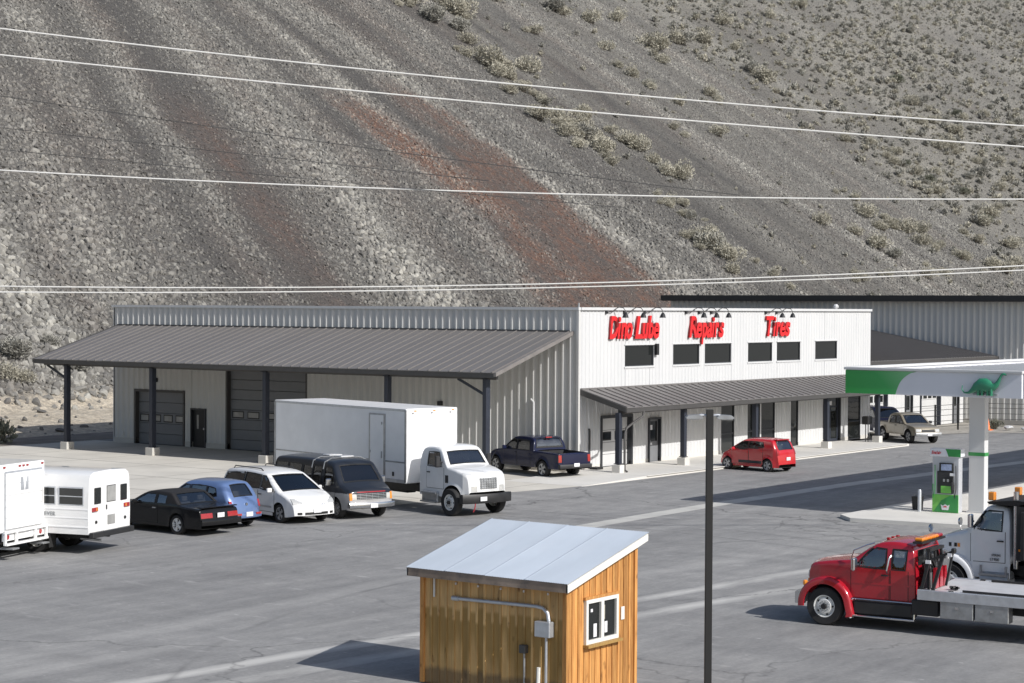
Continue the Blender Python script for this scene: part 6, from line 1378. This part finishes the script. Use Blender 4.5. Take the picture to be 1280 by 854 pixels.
# dinosaur emblem: a rounded relief grown along a spine
def emblem():
    sp = [(-1.06, .42, .015, .03), (-1.10, .26, .02, .04), (-.98, .10, .035, .05), (-.78, .10, .06, .07), (-.60, .20, .12, .10), (-.42, .36, .21, .15), (-.20, .46, .30, .18), (.02, .46, .31, .18), (.22, .40, .25, .16), (.40, .38, .17, .13), (.52, .48, .12, .10), (.62, .64, .085, .08), (.70, .82, .055, .06), (.78, .94, .055, .06), (.86, .97, .05, .05), (.98, .93, .03, .035)]
    m = MB(); rows = []
    for i, (x, z, a, d) in enumerate(sp):
        p, q = sp[max(i-1, 0)], sp[min(i+1, len(sp)-1)]; tx, tz = q[0]-p[0], q[1]-p[1]; l = math.hypot(tx, tz); nx, nz = -tz/l, tx/l
        rows.append([(x+nx*a*math.cos(t), -abs(d)*math.sin(t)*.9, z+nz*a*math.cos(t)) for t in [2*math.pi*k/14 for k in range(15)]])
    m.grid(rows, 'emblem_green'); S = .80
    for x, w in ((-.30, .085), (-.12, .075), (.14, .075), (.30, .085)): m.lathe([(w, .30), (w*.85, .12), (w*.8, .02), (w*1.05, .0), (0, 0)], lambda a, b, h, x=x: (x+a, b-.05, h), 'emblem_green', 10)
    m.v = [(x*S, y*S, z*S) for x, y, z in m.v]; e = m.build('dinosaur_emblem', can2, (23.32, cy0-.18, 4.585)); m = MB(); m.box((23.3, cy0-.10, 4.62), (.9, .12, .05), 'bare_metal'); m.build('bracket', can2); return e
emblem()
for y in (-5.9, 9.0, 22.0):
    col = MB(); col.box((22.05, y, 2.36), (.62, .34, 4.5), 'white_sheet', bev=.02); c = col.build('column', can2)
    m = MB(); m.box((22.05, y, 2.30), (.64, .36, .13), 'pump_green'); m.build('column_band', c); m = MB(); m.box((22.05, y, .16), (.74, .46, .06), 'white_sheet'); m.build('base_plate', c)
pump = thing('fuel_pump', 'white and green fuel dispenser with blue screen on the concrete island', 'fuel pump', (21.1, -6.45, .13), R(4))
m = MB(); m.box((0, -.07, 1.05), (1.02, .38, 2.1), 'pump_grey', bev=.02); bd = m.build('cabinet', pump)
m = MB(); m.box((0, -.268, .34), (1.0, .02, .66), 'pump_lime', bev=.006); m.build('lower_panel', pump); m = MB(); m.prism([(-.45, .02), (.49, .02), (.49, .66), (.15, .62), (-.15, .45)], lambda u, v, d: (u, d, v), -.285, -.279, 'pump_green'); m.build('swoosh', pump)
m = MB(); m.prism([(-.12, .10), (.12, .10), (.17, .30), (.08, .26), (0, .32), (-.08, .26), (-.17, .30)], lambda u, v, d: (u, d, v), -.295, -.286, 'plate_white'); m.build('crown_sticker', pump)
m = MB(); m.prism([(-.07, .2), (.07, .2), (.05, .25), (-.05, .24)], lambda u, v, d: (u, d, v), -.299, -.295, 'logo_red'); m.build('sticker_mark', pump)
m = MB(); m.box((.0, -.29, 1.12), (.62, .06, .82), 'dark_plastic', bev=.015); m.build('dispenser_face', pump); m = MB(); m.box((.04, -.325, .86), (.40, .02, .26), 'pump_lime', bev=.01); m.build('grade_buttons', pump)
m = MB(); m.box((.06, -.33, 1.20), (.34, .02, .16), 'seal_black'); m.box((-.03, -.345, 1.20), (.07, .03, .10), 'bare_metal'); m.box((.12, -.345, 1.20), (.07, .03, .10), 'bare_metal'); m.build('card_reader', pump)
m = MB(); m.box((.04, -.29, 1.68), (.54, .07, .32), 'dark_plastic', bev=.015); s_ = m.build('display', pump); m = MB(); m.box((.05, -.33, 1.68), (.40, .012, .23), 'screen_blue'); m.build('screen', s_)
m = MB(); m.box((0, -.09, 2.22), (1.18, .46, .30), 'fascia_white', bev=.02); hd = m.build('header', pump); m = MB(); m.prism([(.10, .0), (.56, .0), (.56, .28), (-.02, .28), (.04, .16)], lambda u, v, d: (u, d, v), -.33, -.321, 'pump_green'); m.build('header_swoosh', hd, (.03, 0, 2.08))
letters('Sinclair', pump, 'letter', (-.52, -.33, 2.16), (1, 0, 0), (0, 0, 1), (0, -1, 0), .17, .02, .01, 'logo_red', shear=.25, bold=.02, narrow=.62)
for x in (.40, -.40):
    m = MB(); m.tube([(x, -.30, 1.75), (x+.03, -.36, 1.5), (x+.04, -.37, .9), (x-.02, -.36, .55), (x-.06, -.34, .9), (x-.06, -.32, 1.05)], .018, 'dark_plastic' if x > 0 else 'pump_green', 6); m.build('hose', pump)
m = MB(); m.box((.30, -.37, 1.0), (.10, .10, .30), 'dark_plastic', bev=.02); m.build('nozzle', pump); m = MB(); m.box((.30, -.34, 1.42), (.22, .04, .10), 'plate_white', bev=.01); m.build('price_tag', pump)
bo = MB(); bo.lathe([(0, .84), (.05, .82), (.07, .76), (.07, 0)], lambda a, b, h: (a, b, h), 'galvanised', 14); o = bo.build('bollard', None, (20.20, -6.95, .13)); tag(o, 'grey steel bollard left of the fuel pump', 'bollard')
bo = MB(); bo.lathe([(0, .84), (.05, .82), (.07, .76), (.07, 0)], lambda a, b, h: (a, b, h), 'galvanised', 14); o = bo.build('bollard', None, (23.4, -2.6, .13)); tag(o, 'grey steel bollard behind the white canopy column', 'bollard')
m = MB(); m.prism([(-.17, -.17), (.17, -.17), (.17, .17), (-.17, .17)], lambda u, v, d: (u*(.85+.15*d), v*(.85+.15*d), d*.5), 0, 1, 'door_black'); bk = m.build('bucket', None, (19.85, -6.35, .13)); tag(bk, 'black square bucket standing left of the steel bollard on the island', 'bucket')
m = MB(); m.tube([(-.13, 0, .5), (-.1, 0, .6), (.1, 0, .6), (.13, 0, .5)], .012, 'bare_metal', 5); m.build('handle', bk)
m = MB(); m.tube([(.05, .05, .45), (.02, .1, .8)], .014, 'black_steel', 5); m.build('squeegee', bk)
# ------------------------------------------------------------------ overhead cables
M('cable_pale', (.74, .73, .70), .5, 0, .05); M('cable_dark', (.05, .05, .05), .6)
def cable(name, label, pts, r, mat):
    A = [Vector(p) for p in pts]; out = []
    d = (A[-1]-A[0]); d.z = 0; L = d.length; ax = d.normalized()
    ts = [((p-A[0]).dot(ax)) for p in A]; zs = [p.z for p in A]; n = 60
    def quad(t):
        z = 0.
        for i in range(len(ts)):
            l = 1.
            for j in range(len(ts)):
                if j != i: l *= (t-ts[j])/(ts[i]-ts[j])
            z += l*zs[i]
        return z
    for k in range(n+1):
        t = lerp(-.22*L, 1.22*L, k/n); p = A[0]+ax*t; out.append((p.x, p.y, quad(t)))
    m = MB(); m.tube(out, r, mat, 6); return tag(m.build(name), label, 'cable', 'overhead cables')
cable('overhead_cable', 'topmost pale cable crossing the whole hillside', [(2.4, -35, 16.12), (15.0, -25.6, 14.51), (27.8, -16.2, 13.3)], .022, 'cable_pale')
cable('overhead_cable', 'second pale cable from the top, just under the topmost one', [(2.4, -35, 15.31), (15.1, -25.6, 13.85), (27.8, -16.2, 12.66)], .022, 'cable_pale')
cable('overhead_cable', 'single pale cable crossing the middle of the hillside', [(2.4, -35, 11.76), (15.1, -25.6, 11.16), (27.8, -16.1, 11.05)], .021, 'cable_pale')
cable('overhead_cable', 'upper one of the two pale cables running close together just above the shop roof', [(2.4, -35, 8.18), (15.1, -25.5, 8.32), (27.8, -16.1, 9.0)], .019, 'cable_pale')
cable('overhead_cable', 'lower one of the two pale cables running close together just above the shop roof', [(2.4, -35, 8.00), (15.1, -25.5, 8.20), (27.8, -16.1, 8.86)], .019, 'cable_pale')
cable('overhead_cable', 'highest of the three thin dark cables at the left', [(2.4, -35, 14.05), (10, -29.35, 12.75), (17.4, -23.8, 11.6)], .011, 'cable_dark')
cable('overhead_cable', 'middle one of the three thin dark cables at the left', [(2.4, -35, 13.07), (7.3, -31.3, 12.44), (12.3, -27.6, 11.8)], .010, 'cable_dark')
cable('overhead_cable', 'lowest of the three thin dark cables at the left', [(2.4, -35, 12.4), (7.3, -31.3, 11.84), (15.1, -25.6, 11.0)], .009, 'cable_dark')
